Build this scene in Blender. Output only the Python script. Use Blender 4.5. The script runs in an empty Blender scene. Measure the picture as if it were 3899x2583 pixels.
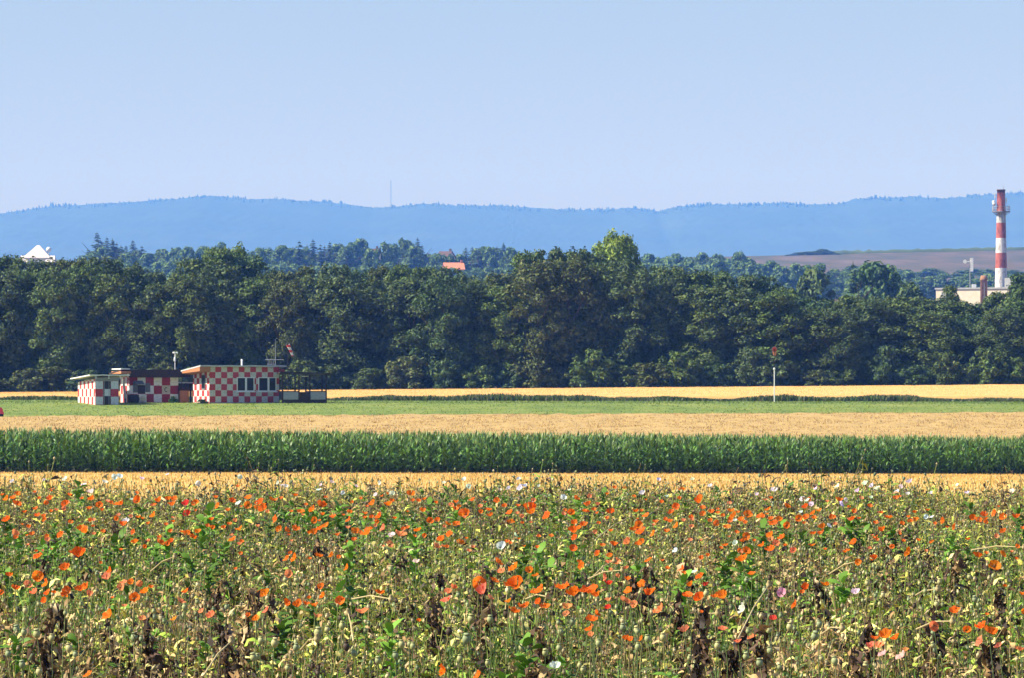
import bpy, math, random
import numpy as np
from math import radians, sin, cos, pi

random.seed(7)
RNG = np.random.default_rng(11)
SC = bpy.context.scene
COL = SC.collection

# ------------------------------------------------------------------ camera model
F, CX, YH, CZ = 4000.0, 512.0, 390.0, 2.7


def at(px, py, d):
    """world point seen at picture position (px, py) at depth d"""
    return np.array([(px - CX) * d / F, d, CZ - (py - YH) * d / F])


def X_of(px, d):
    return (px - CX) * d / F


# ------------------------------------------------------------------ terrain: lines across the view, each with depth and height at its two ends
LINES = dict(
    behind=(-120, 0, -120, 0), near=(18, 0, 18, 0), poppy_end=(77, 0, 77, 0),
    corn_front=(190, -1.95, 225, -2.8), corn_back=(215, -2.2, 250, -3.1),
    grass_start=(290, .06, 300, .3), huts=(320, 1.54, 322, 1.45), weeds=(345, 1.72, 347, 1.55),
    far_wheat=(352, 1.55, 354, 1.5), tree_edge=(415, 1.74, 415, 2.57), trees=(440, 2.2, 440, 3.0),
    works=(1000, 14, 1000, 14), village=(1600, 44, 1600, 44), ridge=(2300, 69, 2300, 82.6),
    valley=(3200, 45, 3200, 45), foot=(6000, 55, 6000, 55), end=(13000, 55, 13000, 55))


def line_at(name, X):
    yl, zl, yr, zr = LINES[name]
    xl, xr = -CX * abs(yl) / F, (1024 - CX) * abs(yr) / F
    s = np.clip((np.asarray(X, float) - xl) / (xr - xl), -.5, 1.5)
    return yl + (yr - yl) * s, zl + (zr - zl) * s


def GZ(X, Y):
    X = np.asarray(X, float); Y = np.asarray(Y, float)
    X, Y = np.broadcast_arrays(X, Y)
    out = np.zeros(X.shape)
    names = list(LINES)
    py, pz = line_at(names[0], X)
    out[:] = pz
    for n in names[1:]:
        y, z = line_at(n, X)
        t = np.clip((Y - py) / (y - py), 0, 1)
        out = np.where(Y >= py, pz + (z - pz) * t, out)
        py, pz = y, z
    return out


def gz(x, y):
    return float(GZ(np.array([x]), np.array([y]))[0])


# ------------------------------------------------------------------ mesh helpers
def mesh_np(name, V, Fq, tint=None, smooth=False):
    """V (N,3); Fq (M,k) with k = 3 or 4; tint (N,3) as point colours"""
    me = bpy.data.meshes.new(name)
    V = np.asarray(V, np.float32); Fq = np.asarray(Fq, np.int32)
    k = Fq.shape[1]
    me.vertices.add(len(V)); me.vertices.foreach_set('co', V.ravel())
    me.loops.add(Fq.size); me.loops.foreach_set('vertex_index', Fq.ravel())
    me.polygons.add(len(Fq)); me.polygons.foreach_set('loop_start', np.arange(0, Fq.size, k, dtype=np.int32))
    try:
        me.polygons.foreach_set('loop_total', np.full(len(Fq), k, np.int32))
    except Exception:
        pass
    me.update(calc_edges=True)
    if smooth:
        me.polygons.foreach_set('use_smooth', np.ones(len(Fq), bool))
    if tint is not None:
        a = me.attributes.new('tint', 'FLOAT_COLOR', 'POINT')
        c = np.ones((len(V), 4), np.float32); c[:, :3] = tint
        a.data.foreach_set('color', c.ravel())
    return me


class MB:
    """collects simple solids into one mesh"""
    def __init__(s):
        s.v, s.f = [], []

    def add(s, vs, fs):
        o = len(s.v); s.v += [tuple(map(float, p)) for p in vs]; s.f += [tuple(i + o for i in f) for f in fs]

    def box(s, x0, y0, z0, x1, y1, z1):
        s.hexa([(x0, y0, z0), (x1, y0, z0), (x1, y1, z0), (x0, y1, z0), (x0, y0, z1), (x1, y0, z1), (x1, y1, z1), (x0, y1, z1)])

    def hexa(s, p):
        s.add(p, [(3, 2, 1, 0), (4, 5, 6, 7), (0, 1, 5, 4), (1, 2, 6, 5), (2, 3, 7, 6), (3, 0, 4, 7)])

    def tube(s, pts, rad, n=8, cap=True):
        pts = [np.array(p, float) for p in pts]
        if not hasattr(rad, '__len__'):
            rad = [rad] * len(pts)
        rings = []
        for i, p in enumerate(pts):
            d = pts[min(i + 1, len(pts) - 1)] - pts[max(i - 1, 0)]
            d = d / (np.linalg.norm(d) + 1e-9)
            a = np.cross(d, (0, 0, 1) if abs(d[2]) < .9 else (1, 0, 0)); a /= np.linalg.norm(a)
            b = np.cross(d, a)
            rings.append([p + rad[i] * (a * cos(2 * pi * k / n) + b * sin(2 * pi * k / n)) for k in range(n)])
        vs = [q for r in rings for q in r]; fs = []
        for i in range(len(pts) - 1):
            for k in range(n):
                k2 = (k + 1) % n
                fs.append((i * n + k, i * n + k2, (i + 1) * n + k2, (i + 1) * n + k))
        if cap:
            fs.append(tuple(range(n))[::-1]); fs.append(tuple((len(pts) - 1) * n + k for k in range(n)))
        s.add(vs, fs)

    def lathe(s, prof, n=16, c=(0, 0, 0)):
        vs, fs = [], []
        for r, z in prof:
            for k in range(n):
                vs.append((c[0] + r * cos(2 * pi * k / n), c[1] + r * sin(2 * pi * k / n), c[2] + z))
        for i in range(len(prof) - 1):
            for k in range(n):
                k2 = (k + 1) % n
                fs.append((i * n + k, i * n + k2, (i + 1) * n + k2, (i + 1) * n + k))
        fs.append(tuple(range(n))[::-1]); fs.append(tuple((len(prof) - 1) * n + k for k in range(n)))
        s.add(vs, fs)

    def build(s, name, mat, parent=None, smooth=False):
        me = bpy.data.meshes.new(name); me.from_pydata(s.v, [], s.f); me.update()
        if smooth:
            for p in me.polygons:
                p.use_smooth = True
        return link(name, me, mat, parent)


def link(name, me, mat=None, parent=None, loc=None):
    o = bpy.data.objects.new(name, me)
    COL.objects.link(o)
    if mat is not None and not me.materials:
        me.materials.append(mat)
    if parent is not None:
        o.parent = parent
    if loc is not None:
        o.location = loc
    return o


def thing(name, label, cat, loc=(0, 0, 0), rz=0.0, group=None):
    o = bpy.data.objects.new(name, None); COL.objects.link(o)
    o.empty_display_size = .2
    o.location = loc; o.rotation_euler = (0, 0, rz)
    return tag(o, label, cat, group)


def tag(o, label, cat=None, group=None, kind=None):
    o['label'] = label
    if cat: o['category'] = cat
    if group: o['group'] = group
    if kind: o['kind'] = kind
    return o


def copy_tree(root, kids):
    """a copy of a thing and of each of its parts"""
    r = root.copy(); COL.objects.link(r)
    out = []
    for k in kids:
        c = k.copy(); COL.objects.link(c); c.parent = r; out.append(c)
    return r, out


# ------------------------------------------------------------------ materials
def new_mat(name):
    m = bpy.data.materials.new(name); m.use_nodes = True
    nt = m.node_tree; nt.nodes.clear()
    out = nt.nodes.new('ShaderNodeOutputMaterial')
    return m, nt, out


def N(nt, typ, **kw):
    n = nt.nodes.new(typ)
    for k, v in kw.items():
        if k == 'inp':
            for kk, vv in v.items():
                n.inputs[kk].default_value = vv
        else:
            setattr(n, k, v)
    return n


def mixc(nt, fac, a, b, blend='MIX'):
    n = nt.nodes.new('ShaderNodeMix'); n.data_type = 'RGBA'; n.blend_type = blend
    for idx, v in ((0, fac), (6, a), (7, b)):
        if hasattr(v, 'is_linked') or isinstance(v, bpy.types.NodeSocket):
            nt.links.new(v, n.inputs[idx])
        else:
            n.inputs[idx].default_value = v if idx == 0 else (*v, 1) if len(v) == 3 else v
    return n.outputs[2]


def noise(nt, scale, detail=4, coord='Object', rough=.6, stretch=None):
    tc = nt.nodes.new('ShaderNodeTexCoord')
    src = tc.outputs[coord]
    if stretch:
        mp = nt.nodes.new('ShaderNodeMapping'); mp.inputs['Scale'].default_value = stretch
        nt.links.new(src, mp.inputs[0]); src = mp.outputs[0]
    n = N(nt, 'ShaderNodeTexNoise', inp={'Scale': scale, 'Detail': detail, 'Roughness': rough})
    nt.links.new(src, n.inputs['Vector'])
    return n.outputs['Fac']


def ramp(nt, fac, stops):
    r = nt.nodes.new('ShaderNodeValToRGB'); nt.links.new(fac, r.inputs[0])
    e = r.color_ramp.elements
    while len(e) < len(stops): e.new(.5)
    for el, (p, c) in zip(e, stops):
        el.position = p; el.color = (*c, 1)
    return r.outputs[0]


def surf(name, stops, scale=6.0, rough=.75, detail=5, bump=0, stretch=None, metal=0, spec=.3):
    """a noisy surface between a few of its own colours"""
    m, nt, out = new_mat(name)
    b = N(nt, 'ShaderNodeBsdfPrincipled', inp={'Roughness': rough, 'Metallic': metal, 'Specular IOR Level': spec})
    f = noise(nt, scale, detail, stretch=stretch)
    nt.links.new(ramp(nt, f, stops), b.inputs['Base Color'])
    if bump:
        bp = N(nt, 'ShaderNodeBump', inp={'Strength': bump, 'Distance': .05}); nt.links.new(f, bp.inputs['Height']); nt.links.new(bp.outputs[0], b.inputs['Normal'])
    nt.links.new(b.outputs[0], out.inputs[0])
    return m


def two(c, k=.8):
    return [(.3, tuple(x * k for x in c)), (.7, c)]


def plant_mat(name, transl=.3, rough=.55, objcol=False, hue=.0, spec=.25, attr=True, base=(.1, .1, .1)):
    m, nt, out = new_mat(name)
    if attr:
        col = N(nt, 'ShaderNodeAttribute', attribute_name='tint').outputs['Color']
    else:
        col = N(nt, 'ShaderNodeRGB').outputs[0]; col.default_value = (*base, 1)
    if objcol:
        oi = nt.nodes.new('ShaderNodeObjectInfo')
        col = mixc(nt, 1.0, col, oi.outputs['Color'], 'MULTIPLY')
    b = N(nt, 'ShaderNodeBsdfPrincipled', inp={'Roughness': rough, 'Specular IOR Level': spec})
    nt.links.new(col, b.inputs['Base Color'])
    t = nt.nodes.new('ShaderNodeBsdfTranslucent'); nt.links.new(col, t.inputs[0])
    mx = N(nt, 'ShaderNodeMixShader', inp={0: transl})
    nt.links.new(b.outputs[0], mx.inputs[1]); nt.links.new(t.outputs[0], mx.inputs[2])
    nt.links.new(mx.outputs[0], out.inputs[0])
    return m


def checker_mat(name, ca, cb, su, sz, axis='X', ou=0.0, oz=0.0, wob=.03):
    """painted squares on a wall: colour by column along the wall and row above the ground, uneven edges, worn paint"""
    m, nt, out = new_mat(name)
    L = nt.links.new
    tc = nt.nodes.new('ShaderNodeTexCoord')
    nz = N(nt, 'ShaderNodeTexNoise', inp={'Scale': 3.0, 'Detail': 3})
    L(tc.outputs['Object'], nz.inputs['Vector'])
    sb = N(nt, 'ShaderNodeVectorMath', operation='SUBTRACT'); L(nz.outputs['Color'], sb.inputs[0]); sb.inputs[1].default_value = (.5, .5, .5)
    sc = N(nt, 'ShaderNodeVectorMath', operation='SCALE'); L(sb.outputs[0], sc.inputs[0]); sc.inputs['Scale'].default_value = wob * 2
    ad = N(nt, 'ShaderNodeVectorMath', operation='ADD'); L(tc.outputs['Object'], ad.inputs[0]); L(sc.outputs[0], ad.inputs[1])
    sp = nt.nodes.new('ShaderNodeSeparateXYZ'); L(ad.outputs[0], sp.inputs[0])

    def idx(sock, s, o):
        a = N(nt, 'ShaderNodeMath', operation='MULTIPLY_ADD'); L(sock, a.inputs[0]); a.inputs[1].default_value = 1 / s; a.inputs[2].default_value = 100 + o
        f = N(nt, 'ShaderNodeMath', operation='FLOOR'); L(a.outputs[0], f.inputs[0]); return f.outputs[0]
    s = N(nt, 'ShaderNodeMath', operation='ADD'); L(idx(sp.outputs[axis], su, ou), s.inputs[0]); L(idx(sp.outputs['Z'], sz, oz), s.inputs[1])
    md = N(nt, 'ShaderNodeMath', operation='MODULO'); L(s.outputs[0], md.inputs[0]); md.inputs[1].default_value = 2
    c = mixc(nt, md.outputs[0], ca, cb)
    w = noise(nt, 5, 6, rough=.7)
    wr = ramp(nt, w, [(.33, (.58, .55, .50)), (.50, (1, 1, 1)), (.62, (.93, .91, .88)), (.78, (.80, .75, .69))])
    c = mixc(nt, 1.0, c, wr, 'MULTIPLY')
    b = N(nt, 'ShaderNodeBsdfPrincipled', inp={'Roughness': .7, 'Specular IOR Level': .25})
    L(c, b.inputs['Base Color']); L(b.outputs[0], out.inputs[0])
    return m


M = {}
M['tree_leaf'] = plant_mat('tree_leaf', .14, .6, objcol=True, spec=.2)
M['crop_leaf'] = plant_mat('crop_leaf', .28, .5, spec=.3)
M['maize_leaf'] = plant_mat('maize_leaf', .10, .46, spec=.35)
M['field_plant'] = plant_mat('field_plant', .12, .6, spec=.2)
M['wheat'] = plant_mat('wheat', .2, .7, spec=.15)
M['petal'] = plant_mat('petal', .5, .6, objcol=True, spec=.15)
M['bark'] = surf('bark', [(.3, (.05, .04, .03)), (.7, (.13, .10, .075))], 8, .9, bump=.4)

# ------------------------------------------------------------------ world and sun
SUN_EL, SUN_SIDE = 43.0, 9.0            # the sun stands to the left and a little on the camera's side
w = bpy.data.worlds.new('World'); SC.world = w; w.use_nodes = True
nt = w.node_tree; nt.nodes.clear()
sky = nt.nodes.new('ShaderNodeTexSky'); sky.sky_type = 'NISHITA'; sky.sun_disc = False
sky.sun_elevation = radians(SUN_EL); sky.sun_rotation = radians(-(90 + SUN_SIDE))
sky.air_density = 2.0; sky.dust_density = .4; sky.ozone_density = 1.0; sky.altitude = 100
bg = N(nt, 'ShaderNodeBackground', inp={'Strength': .066})
wo = nt.nodes.new('ShaderNodeOutputWorld')
nt.links.new(mixc(nt, 1.0, sky.outputs[0], (.53, .635, 1.06), 'MULTIPLY'), bg.inputs[0]); nt.links.new(bg.outputs[0], wo.inputs[0])

sl = bpy.data.lights.new('sun', 'SUN'); sl.energy = 5.0; sl.angle = radians(.5); sl.color = (1, .94, .84)
so = bpy.data.objects.new('sun', sl); COL.objects.link(so)
a = radians(SUN_SIDE); e = radians(SUN_EL)
to_sun = np.array([-cos(a) * cos(e), -sin(a) * cos(e), sin(e)])
from mathutils import Vector
so.rotation_euler = Vector(to_sun).to_track_quat('Z', 'Y').to_euler()

# ------------------------------------------------------------------ camera
cam = bpy.data.cameras.new('camera'); co = bpy.data.objects.new('camera', cam); COL.objects.link(co)
co.location = (0, 0, CZ); co.rotation_euler = (radians(90), 0, 0)
cam.sensor_width = 36; cam.lens = F / 1024 * 36; cam.shift_y = (YH - 679 / 2) / 1024
cam.clip_start = .5; cam.clip_end = 40000
SC.camera = co
SC.view_settings.view_transform = 'Standard'; SC.view_settings.look = 'None'
SC.view_settings.exposure = .98; SC.view_settings.gamma = 1
SC.cycles.max_bounces = 8; SC.cycles.transparent_max_bounces = 8; SC.cycles.volume_bounces = 1

# ------------------------------------------------------------------ ground
def ground_grid(ys, nx, half):
    V, Fq = [], []
    for i, y in enumerate(ys):
        xs = np.linspace(-1, 1, nx)
        xs = np.sign(xs) * np.abs(xs) ** 1.5 * half(y)
        V.append(np.c_[xs, np.full(nx, y), GZ(xs, np.full(nx, y))])
    V = np.concatenate(V)
    i, j = np.meshgrid(np.arange(len(ys) - 1), np.arange(nx - 1), indexing='ij')
    k = (i * nx + j).ravel()
    return V, np.c_[k, k + 1, k + 1 + nx, k + nx]


ys = np.concatenate([np.arange(-60, 0, 10), np.arange(0, 60, 4), np.arange(60, 450, 2), np.arange(450, 2500, 25), np.arange(2500, 11301, 200)])
V, Q = ground_grid(ys, 101, lambda y: min(3900, max(75, abs(y) * .35 + 40)))
gmat = surf('earth', [(.3, (.075, .052, .032)), (.5, (.16, .115, .07)), (.7, (.26, .19, .115))], 9, .95, 8, bump=.5)
g = link('ground', mesh_np('ground', V, Q, smooth=True), gmat)
tag(g, 'brown earth under the fields, rising gently to the horizon', kind='structure')


def strip(name, a, b, dz, mat, xa, xb, nx=60, ny=24, label='', kind='structure', bump=0.0, skirt=False):
    X = np.linspace(xa, xb, nx)
    ya, _ = line_at(a, X) if isinstance(a, str) else (np.full(nx, a, float), 0)
    yb, _ = line_at(b, X) if isinstance(b, str) else (np.full(nx, b, float), 0)
    t = np.linspace(0, 1, ny)[:, None]
    Y = ya[None] + (yb - ya)[None] * t
    XX = np.broadcast_to(X, Y.shape)
    Z = GZ(XX, Y) + dz
    if bump:
        Z = Z + bump * RNG.standard_normal(Z.shape)
    V = np.stack([XX, Y, Z], -1).reshape(-1, 3)
    i, j = np.meshgrid(np.arange(ny - 1), np.arange(nx - 1), indexing='ij'); k = (i * nx + j).ravel()
    Q = np.c_[k, k + 1, k + 1 + nx, k + nx]
    if skirt:
        rim = np.concatenate([np.arange(nx), np.arange(1, ny) * nx + nx - 1, (ny - 1) * nx + np.arange(nx - 2, -1, -1), np.arange(ny - 2, 0, -1) * nx])
        low = V[rim].copy(); low[:, 2] -= dz + .05
        o = len(V); V = np.concatenate([V, low]); m = len(rim)
        ii = np.arange(m); i2 = (ii + 1) % m
        Q = np.concatenate([Q, np.c_[rim[ii], o + ii, o + i2, rim[i2]]])
    ob = link(name, mesh_np(name, V, Q, smooth=True), mat)
    return tag(ob, label, kind=kind)


def blades(P, h, wdt, lean, tint, dirs=None, bend=.4, rng=RNG):
    """upright leaf blades: two stacked quads each. P (n,3)"""
    n = len(P)
    h = np.broadcast_to(h, n)[:, None]; wdt = np.broadcast_to(wdt, n)[:, None]
    ang = rng.uniform(0, 2 * pi, n)
    side = np.c_[np.cos(ang), np.sin(ang), np.zeros(n)]
    if dirs is None:
        la = rng.uniform(0, 2 * pi, n)
    else:
        la = dirs
    ld = np.c_[np.cos(la), np.sin(la), np.zeros(n)] * (np.abs(rng.standard_normal(n)) * lean)[:, None]
    up = np.array([[0, 0, 1.0]])
    p0 = P; p1 = P + h * .55 * up + ld * h * .3; p2 = P + h * (up * (1 - bend * .3) + ld)
    V = np.stack([p0 - side * wdt * .4, p0 + side * wdt * .4, p1 - side * wdt * .5, p1 + side * wdt * .5, p2 - side * wdt * .12, p2 + side * wdt * .12], 1).reshape(-1, 3)
    b = np.arange(n)[:, None] * 6
    Q = np.concatenate([b + np.array([[0, 1, 3, 2]]), b + np.array([[2, 3, 5, 4]])])
    T = np.repeat(tint, 6, axis=0)
    return V, Q, T


def pick(pal, n, jitter=.15, rng=RNG, p=None):
    pal = np.array(pal); c = pal[rng.choice(len(pal), n, p=p)]
    return np.clip(c * (1 + jitter * rng.standard_normal((n, 1))) * (1 + .05 * rng.standard_normal((n, 3))), .004, .9)


def cat(parts):
    V, Q, T = [], [], []; o = 0
    for v, q, t in parts:
        V.append(v); Q.append(q + o); T.append(t); o += len(v)
    return np.concatenate(V), np.concatenate(Q), np.concatenate(T)


def pnoise(x, y, seed, s):
    """cheap smooth noise -1..1"""
    r = np.random.default_rng(seed); out = 0
    for k in range(5):
        a = r.uniform(0, 2 * pi); f = s * r.uniform(.6, 2.2); ph = r.uniform(0, 6.28)
        out = out + np.sin((x * cos(a) + y * sin(a)) * f + ph)
    return out / 3.2


# airfield grass
grass_m = surf('mown_grass', [(.3, (.105, .16, .022)), (.5, (.155, .21, .03)), (.7, (.23, .255, .05))], .35, .9, 9, bump=.2)
strip('airfield_grass', 'grass_start', 'weeds', .05, grass_m, -75, 75, 60, 30, 'mown green grass strip of the airfield round the checkered huts')


def strip_points(a, b, n, xa, xb, ta=0, tb=1, rng=RNG):
    X = rng.uniform(xa, xb, n); t = rng.uniform(ta, tb, n)
    ya = line_at(a, X)[0] if isinstance(a, str) else a
    yb = line_at(b, X)[0] if isinstance(b, str) else b
    Y = ya + (yb - ya) * t
    return X, Y, GZ(X, Y)


X, Y, Z = strip_points('grass_start', 'weeds', 60000, -62, 62)
pn = pnoise(X, Y, 3, .25)
T = pick([(.11, .19, .03), (.16, .24, .04), (.21, .26, .06)], len(X), .2)
T[pn > .35] *= [1.15, 1.0, .9]
v, q, t = blades(np.c_[X, Y, Z], RNG.uniform(.05, .16, len(X)), .06, .6, T)
tag(link('grass', mesh_np('grass', v, q, t), M['crop_leaf']), 'short green grass on the airfield', kind='stuff')

# verge of weeds and dry grass behind the airfield
X, Y, Z = strip_points('weeds', 'far_wheat', 60000, -66, 66, -.35, 1)
pn = pnoise(X, Y * .3, 5, .35) + .35 * pnoise(X, Y * .3, 6, 1.6)
hh = np.clip(.44 + .22 * pn, .24, 1.0) * RNG.uniform(.5, 1.2, len(X))
T = pick([(.045, .08, .022), (.07, .12, .03), (.10, .13, .04), (.12, .11, .05)], len(X), .25)
dry = (RNG.uniform(size=len(X)) < .5) & (Y > line_at('weeds', X)[0] + 4.0) & (pn < .55)
T[dry] = pick([(.42, .31, .15), (.36, .27, .12), (.22, .2, .09)], int(dry.sum()), .15)
v, q, t = blades(np.c_[X, Y, Z], hh, RNG.uniform(.04, .14, len(X)), .35, T)
tag(link('verge_weeds', mesh_np('verge_weeds', v, q, t), M['crop_leaf']), 'uneven strip of dark weeds and dry grass between airfield and far wheat', kind='stuff')


# wheat
def wheat(name, a, b, h, xa, xb, n, stops, pal, label, lean=.35, wd=(.012, .03), hh=(.06, .14), lodged=False, scale=2.0):
    m = surf(name + '_stand', stops, scale, .9, 10, bump=.4)
    ob = strip(name, a, b, h - .10, m, xa, xb, 110, 60, label, 'stuff', bump=.02 if not lodged else .05, skirt=True)
    X, Y, Z = strip_points(a, b, n, xa, xb)
    Zt = Z + h - .12
    dirs = None
    P = np.c_[X, Y, Zt]
    H = RNG.uniform(*hh, n)
    if lodged:
        pn = pnoise(X, Y, 21, .8) + .6 * pnoise(X, Y, 22, 2.5)
        dirs = pn * 2.5 + 1
        P[:, 2] += .03 * pn
    T = pick(pal, n, .12)
    if lodged: T *= np.clip(1.03 + .15 * pn, .7, 1.3)[:, None]
    v, q, t = blades(P, H, RNG.uniform(*wd, n), lean, T, dirs)
    ears = link('wheat_ears', mesh_np('wheat_ears', v, q, t), M['wheat'], ob)
    ears['kind'] = 'stuff'
    return ob


WP = [(.60, .39, .11), (.66, .44, .14), (.54, .34, .09)]
wheat('wheat', 'poppy_end', 'corn_front', .78, -42, 48, 90000, [(.35, (.55, .355, .10)), (.65, (.63, .42, .13))], WP, 'narrow smooth band of ripe wheat between poppies and maize', .3)
wheat('wheat', 'corn_back', 'grass_start', .76, -52, 56, 110000, [(.35, (.37, .245, .085)), (.65, (.48, .325, .115))],
      [(.48, .325, .115), (.53, .365, .14), (.40, .26, .09), (.24, .15, .06)], 'broad band of tousled ripe wheat between maize and airfield grass', .7, (.02, .055), (.05, .15), True, 1.0)
wheat('wheat', 'far_wheat', 'tree_edge', .70, -72, 72, 90000, [(.35, (.66, .39, .125)), (.65, (.74, .45, .155))], [(.72, .44, .145), (.76, .47, .17), (.68, .40, .125)], 'smooth golden strip of wheat running along the foot of the trees', .25)

# ------------------------------------------------------------------ maize
def leaf_strip(root, az, L, wd, rise, droop, seg=4, twist=0.0):
    """one arching blade leaf as a strip: returns (2(seg+1),3), quads"""
    d = np.array([cos(az), sin(az), 0.0]); s = np.array([-sin(az), cos(az), 0.0])
    P, pos, el = [], np.array(root, float), rise
    for i in range(seg + 1):
        t = i / seg
        w_ = wd * (.55 + .9 * t) if t < .4 else wd * (1.0 - ((t - .4) / .6) ** 1.6) + .002
        tw = twist * t
        sv = s * cos(tw) + np.array([0, 0, 1]) * sin(tw)
        P += [pos - sv * w_ / 2, pos + sv * w_ / 2]
        pos = pos + (d * cos(el) + np.array([0, 0, 1.0]) * sin(el)) * (L / seg)
        el -= droop / seg
    k = np.arange(seg)[:, None] * 2
    return np.array(P), k + np.array([[0, 1, 3, 2]])


def stem_tube(P, r, n=3):
    P = np.array(P, float); r = np.broadcast_to(r, len(P))
    ang = np.arange(n) * 2 * pi / n
    V = (P[:, None, :] + r[:, None, None] * np.stack([np.cos(ang), np.sin(ang), np.zeros(n)], -1)[None]).reshape(-1, 3)
    Q = []
    for i in range(len(P) - 1):
        for k in range(n):
            Q.append((i * n + k, i * n + (k + 1) % n, (i + 1) * n + (k + 1) % n, (i + 1) * n + k))
    return V, np.array(Q)


def maize_plant(rng, H):
    parts = []
    top = np.array([rng.normal(0, .05), rng.normal(0, .05), H * .86])
    v, q = stem_tube([(0, 0, 0), top * .5 + [0, 0, 0], top], [.02, .016, .008], 4)
    parts.append((v, q, np.tile((.11, .17, .05), (len(v), 1))))
    nl = 12
    a0 = rng.uniform(0, pi)
    for i in range(nl):
        f = .16 + .76 * i / (nl - 1)
        az = a0 + pi * (i % 2) + rng.normal(0, .45)
        up = i / (nl - 1)
        v, q = leaf_strip(top * f, az, rng.uniform(.55, .85) * (1 - .25 * up), rng.uniform(.085, .13), rng.uniform(.75, 1.15) + .25 * up, rng.uniform(1.5, 2.3) - .9 * up, 5, rng.normal(0, .5))
        c = np.array((.074, .165, .018)) * rng.uniform(.35, 1.8) if f > .3 else np.array((.13, .15, .05)) * rng.uniform(.5, 1.2)  # wide brightness spread paints leaf highlights and dark gaps into the colour
        parts.append((v, q, np.tile(c, (len(v), 1))))
    for k in range(4):                                     # upright young leaves at the tip
        az = rng.uniform(0, 2 * pi)
        v, q = leaf_strip(top * .97, az, rng.uniform(.3, .5), .05, rng.uniform(1.2, 1.45), rng.uniform(.1, .7), 3)
        parts.append((v, q, np.tile(np.array((.17, .26, .055)) * rng.uniform(.8, 1.3), (len(v), 1))))
    return cat(parts)


def scatter(variants, which, P, rz, sc, tintk=None, lean=None):
    """merge transformed copies of variant meshes into arrays"""
    out = []
    for k, (v, q, t) in enumerate(variants):
        s = np.where(which == k)[0]
        if not len(s): continue
        c, sn = np.cos(rz[s]), np.sin(rz[s])
        x = v[None, :, 0] * c[:, None] - v[None, :, 1] * sn[:, None]
        y = v[None, :, 0] * sn[:, None] + v[None, :, 1] * c[:, None]
        z = np.broadcast_to(v[None, :, 2], x.shape)
        if lean is not None:
            x = x + z * lean[s, 0][:, None]; y = y + z * lean[s, 1][:, None]
        W = np.stack([x, y, z], -1) * sc[s][:, None, None] + P[s][:, None, :]
        n, m = len(s), len(v)
        QQ = (q[None] + (np.arange(n) * m)[:, None, None]).reshape(-1, q.shape[1])
        TT = np.broadcast_to(t[None], (n, m, 3))
        if tintk is not None: TT = TT * tintk[s][:, None, None] if tintk.ndim == 1 else TT * tintk[s][:, None, :]
        out.append((W.reshape(-1, 3), QQ, TT.reshape(-1, 3)))
    return cat(out)


rng = np.random.default_rng(5)
MV = [maize_plant(rng, 2.6 * rng.uniform(.93, 1.07)) for _ in range(10)]
# front row: plants of their own
row_x = np.linspace(-28.5, 33.5, 300) + rng.normal(0, .05, 300)
mm = [mesh_np('maize_plant', *MV[k]) for k in range(10)]
for m_ in mm: m_.materials.append(M['maize_leaf'])
proto = None
for i, x in enumerate(row_x):
    y = float(line_at('corn_front', x)[0]) + rng.normal(0, .06) - .1
    if proto is None:
        o = proto = link('maize_plant', mm[0])
        tag(o, 'green maize plant in the front row along the near wheat edge', 'maize plant', 'maize plants in the front row')
    else:
        o = proto.copy(); COL.objects.link(o); o.data = mm[rng.integers(10)]
    s = rng.uniform(.88, 1.12)
    o.location = (x, y, gz(x, y) - .02); o.rotation_euler = (rng.normal(0, .04), rng.normal(0, .04), rng.uniform(0, 6.28)); o.scale = (s, s, s)
PX, PY = [], []
for r in range(1, 34):
    dens = .19 if r < 5 else .30
    xs = np.arange(-36, 42, dens); xs = xs + rng.normal(0, .05, len(xs))
    PX.append(xs); PY.append(line_at('corn_front', xs)[0] + r * .75 + rng.normal(0, .06, len(xs)))
xs = np.concatenate([np.arange(-36, -28.8, .2), np.arange(33.8, 42, .2)]); PX.append(xs); PY.append(line_at('corn_front', xs)[0])
PX = np.concatenate(PX); PY = np.concatenate(PY); n = len(PX)
v, q, t = scatter(MV, rng.integers(0, 10, n), np.c_[PX, PY, GZ(PX, PY) - .02], rng.uniform(0, 6.28, n), rng.uniform(.85, 1.10, n), rng.uniform(.75, 1.25, n))
tag(link('maize_crop', mesh_np('maize_crop', v, q, t), M['maize_leaf']), 'dense dark green maize standing behind the front row', kind='stuff')

# ------------------------------------------------------------------ trees
def quads_from(P, Nn, size, rng, asp=.55):
    """leaf shaped quads at P facing about Nn"""
    n = len(P)
    Nn = Nn / (np.linalg.norm(Nn, axis=1, keepdims=True) + 1e-9)
    r = rng.standard_normal((n, 3))
    u = np.cross(Nn, r); u /= np.linalg.norm(u, axis=1, keepdims=True) + 1e-9
    w_ = np.cross(Nn, u)
    s = (size * rng.uniform(.6, 1.35, n))[:, None]
    fold = Nn * s * .15
    V = np.stack([P - u * s * .55, P - w_ * s * asp * .5 + fold, P + u * s * .55, P + w_ * s * asp * .5 + fold], 1).reshape(-1, 3)
    Q = np.arange(n)[:, None] * 4 + np.arange(4)[None]
    return V, Q


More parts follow.
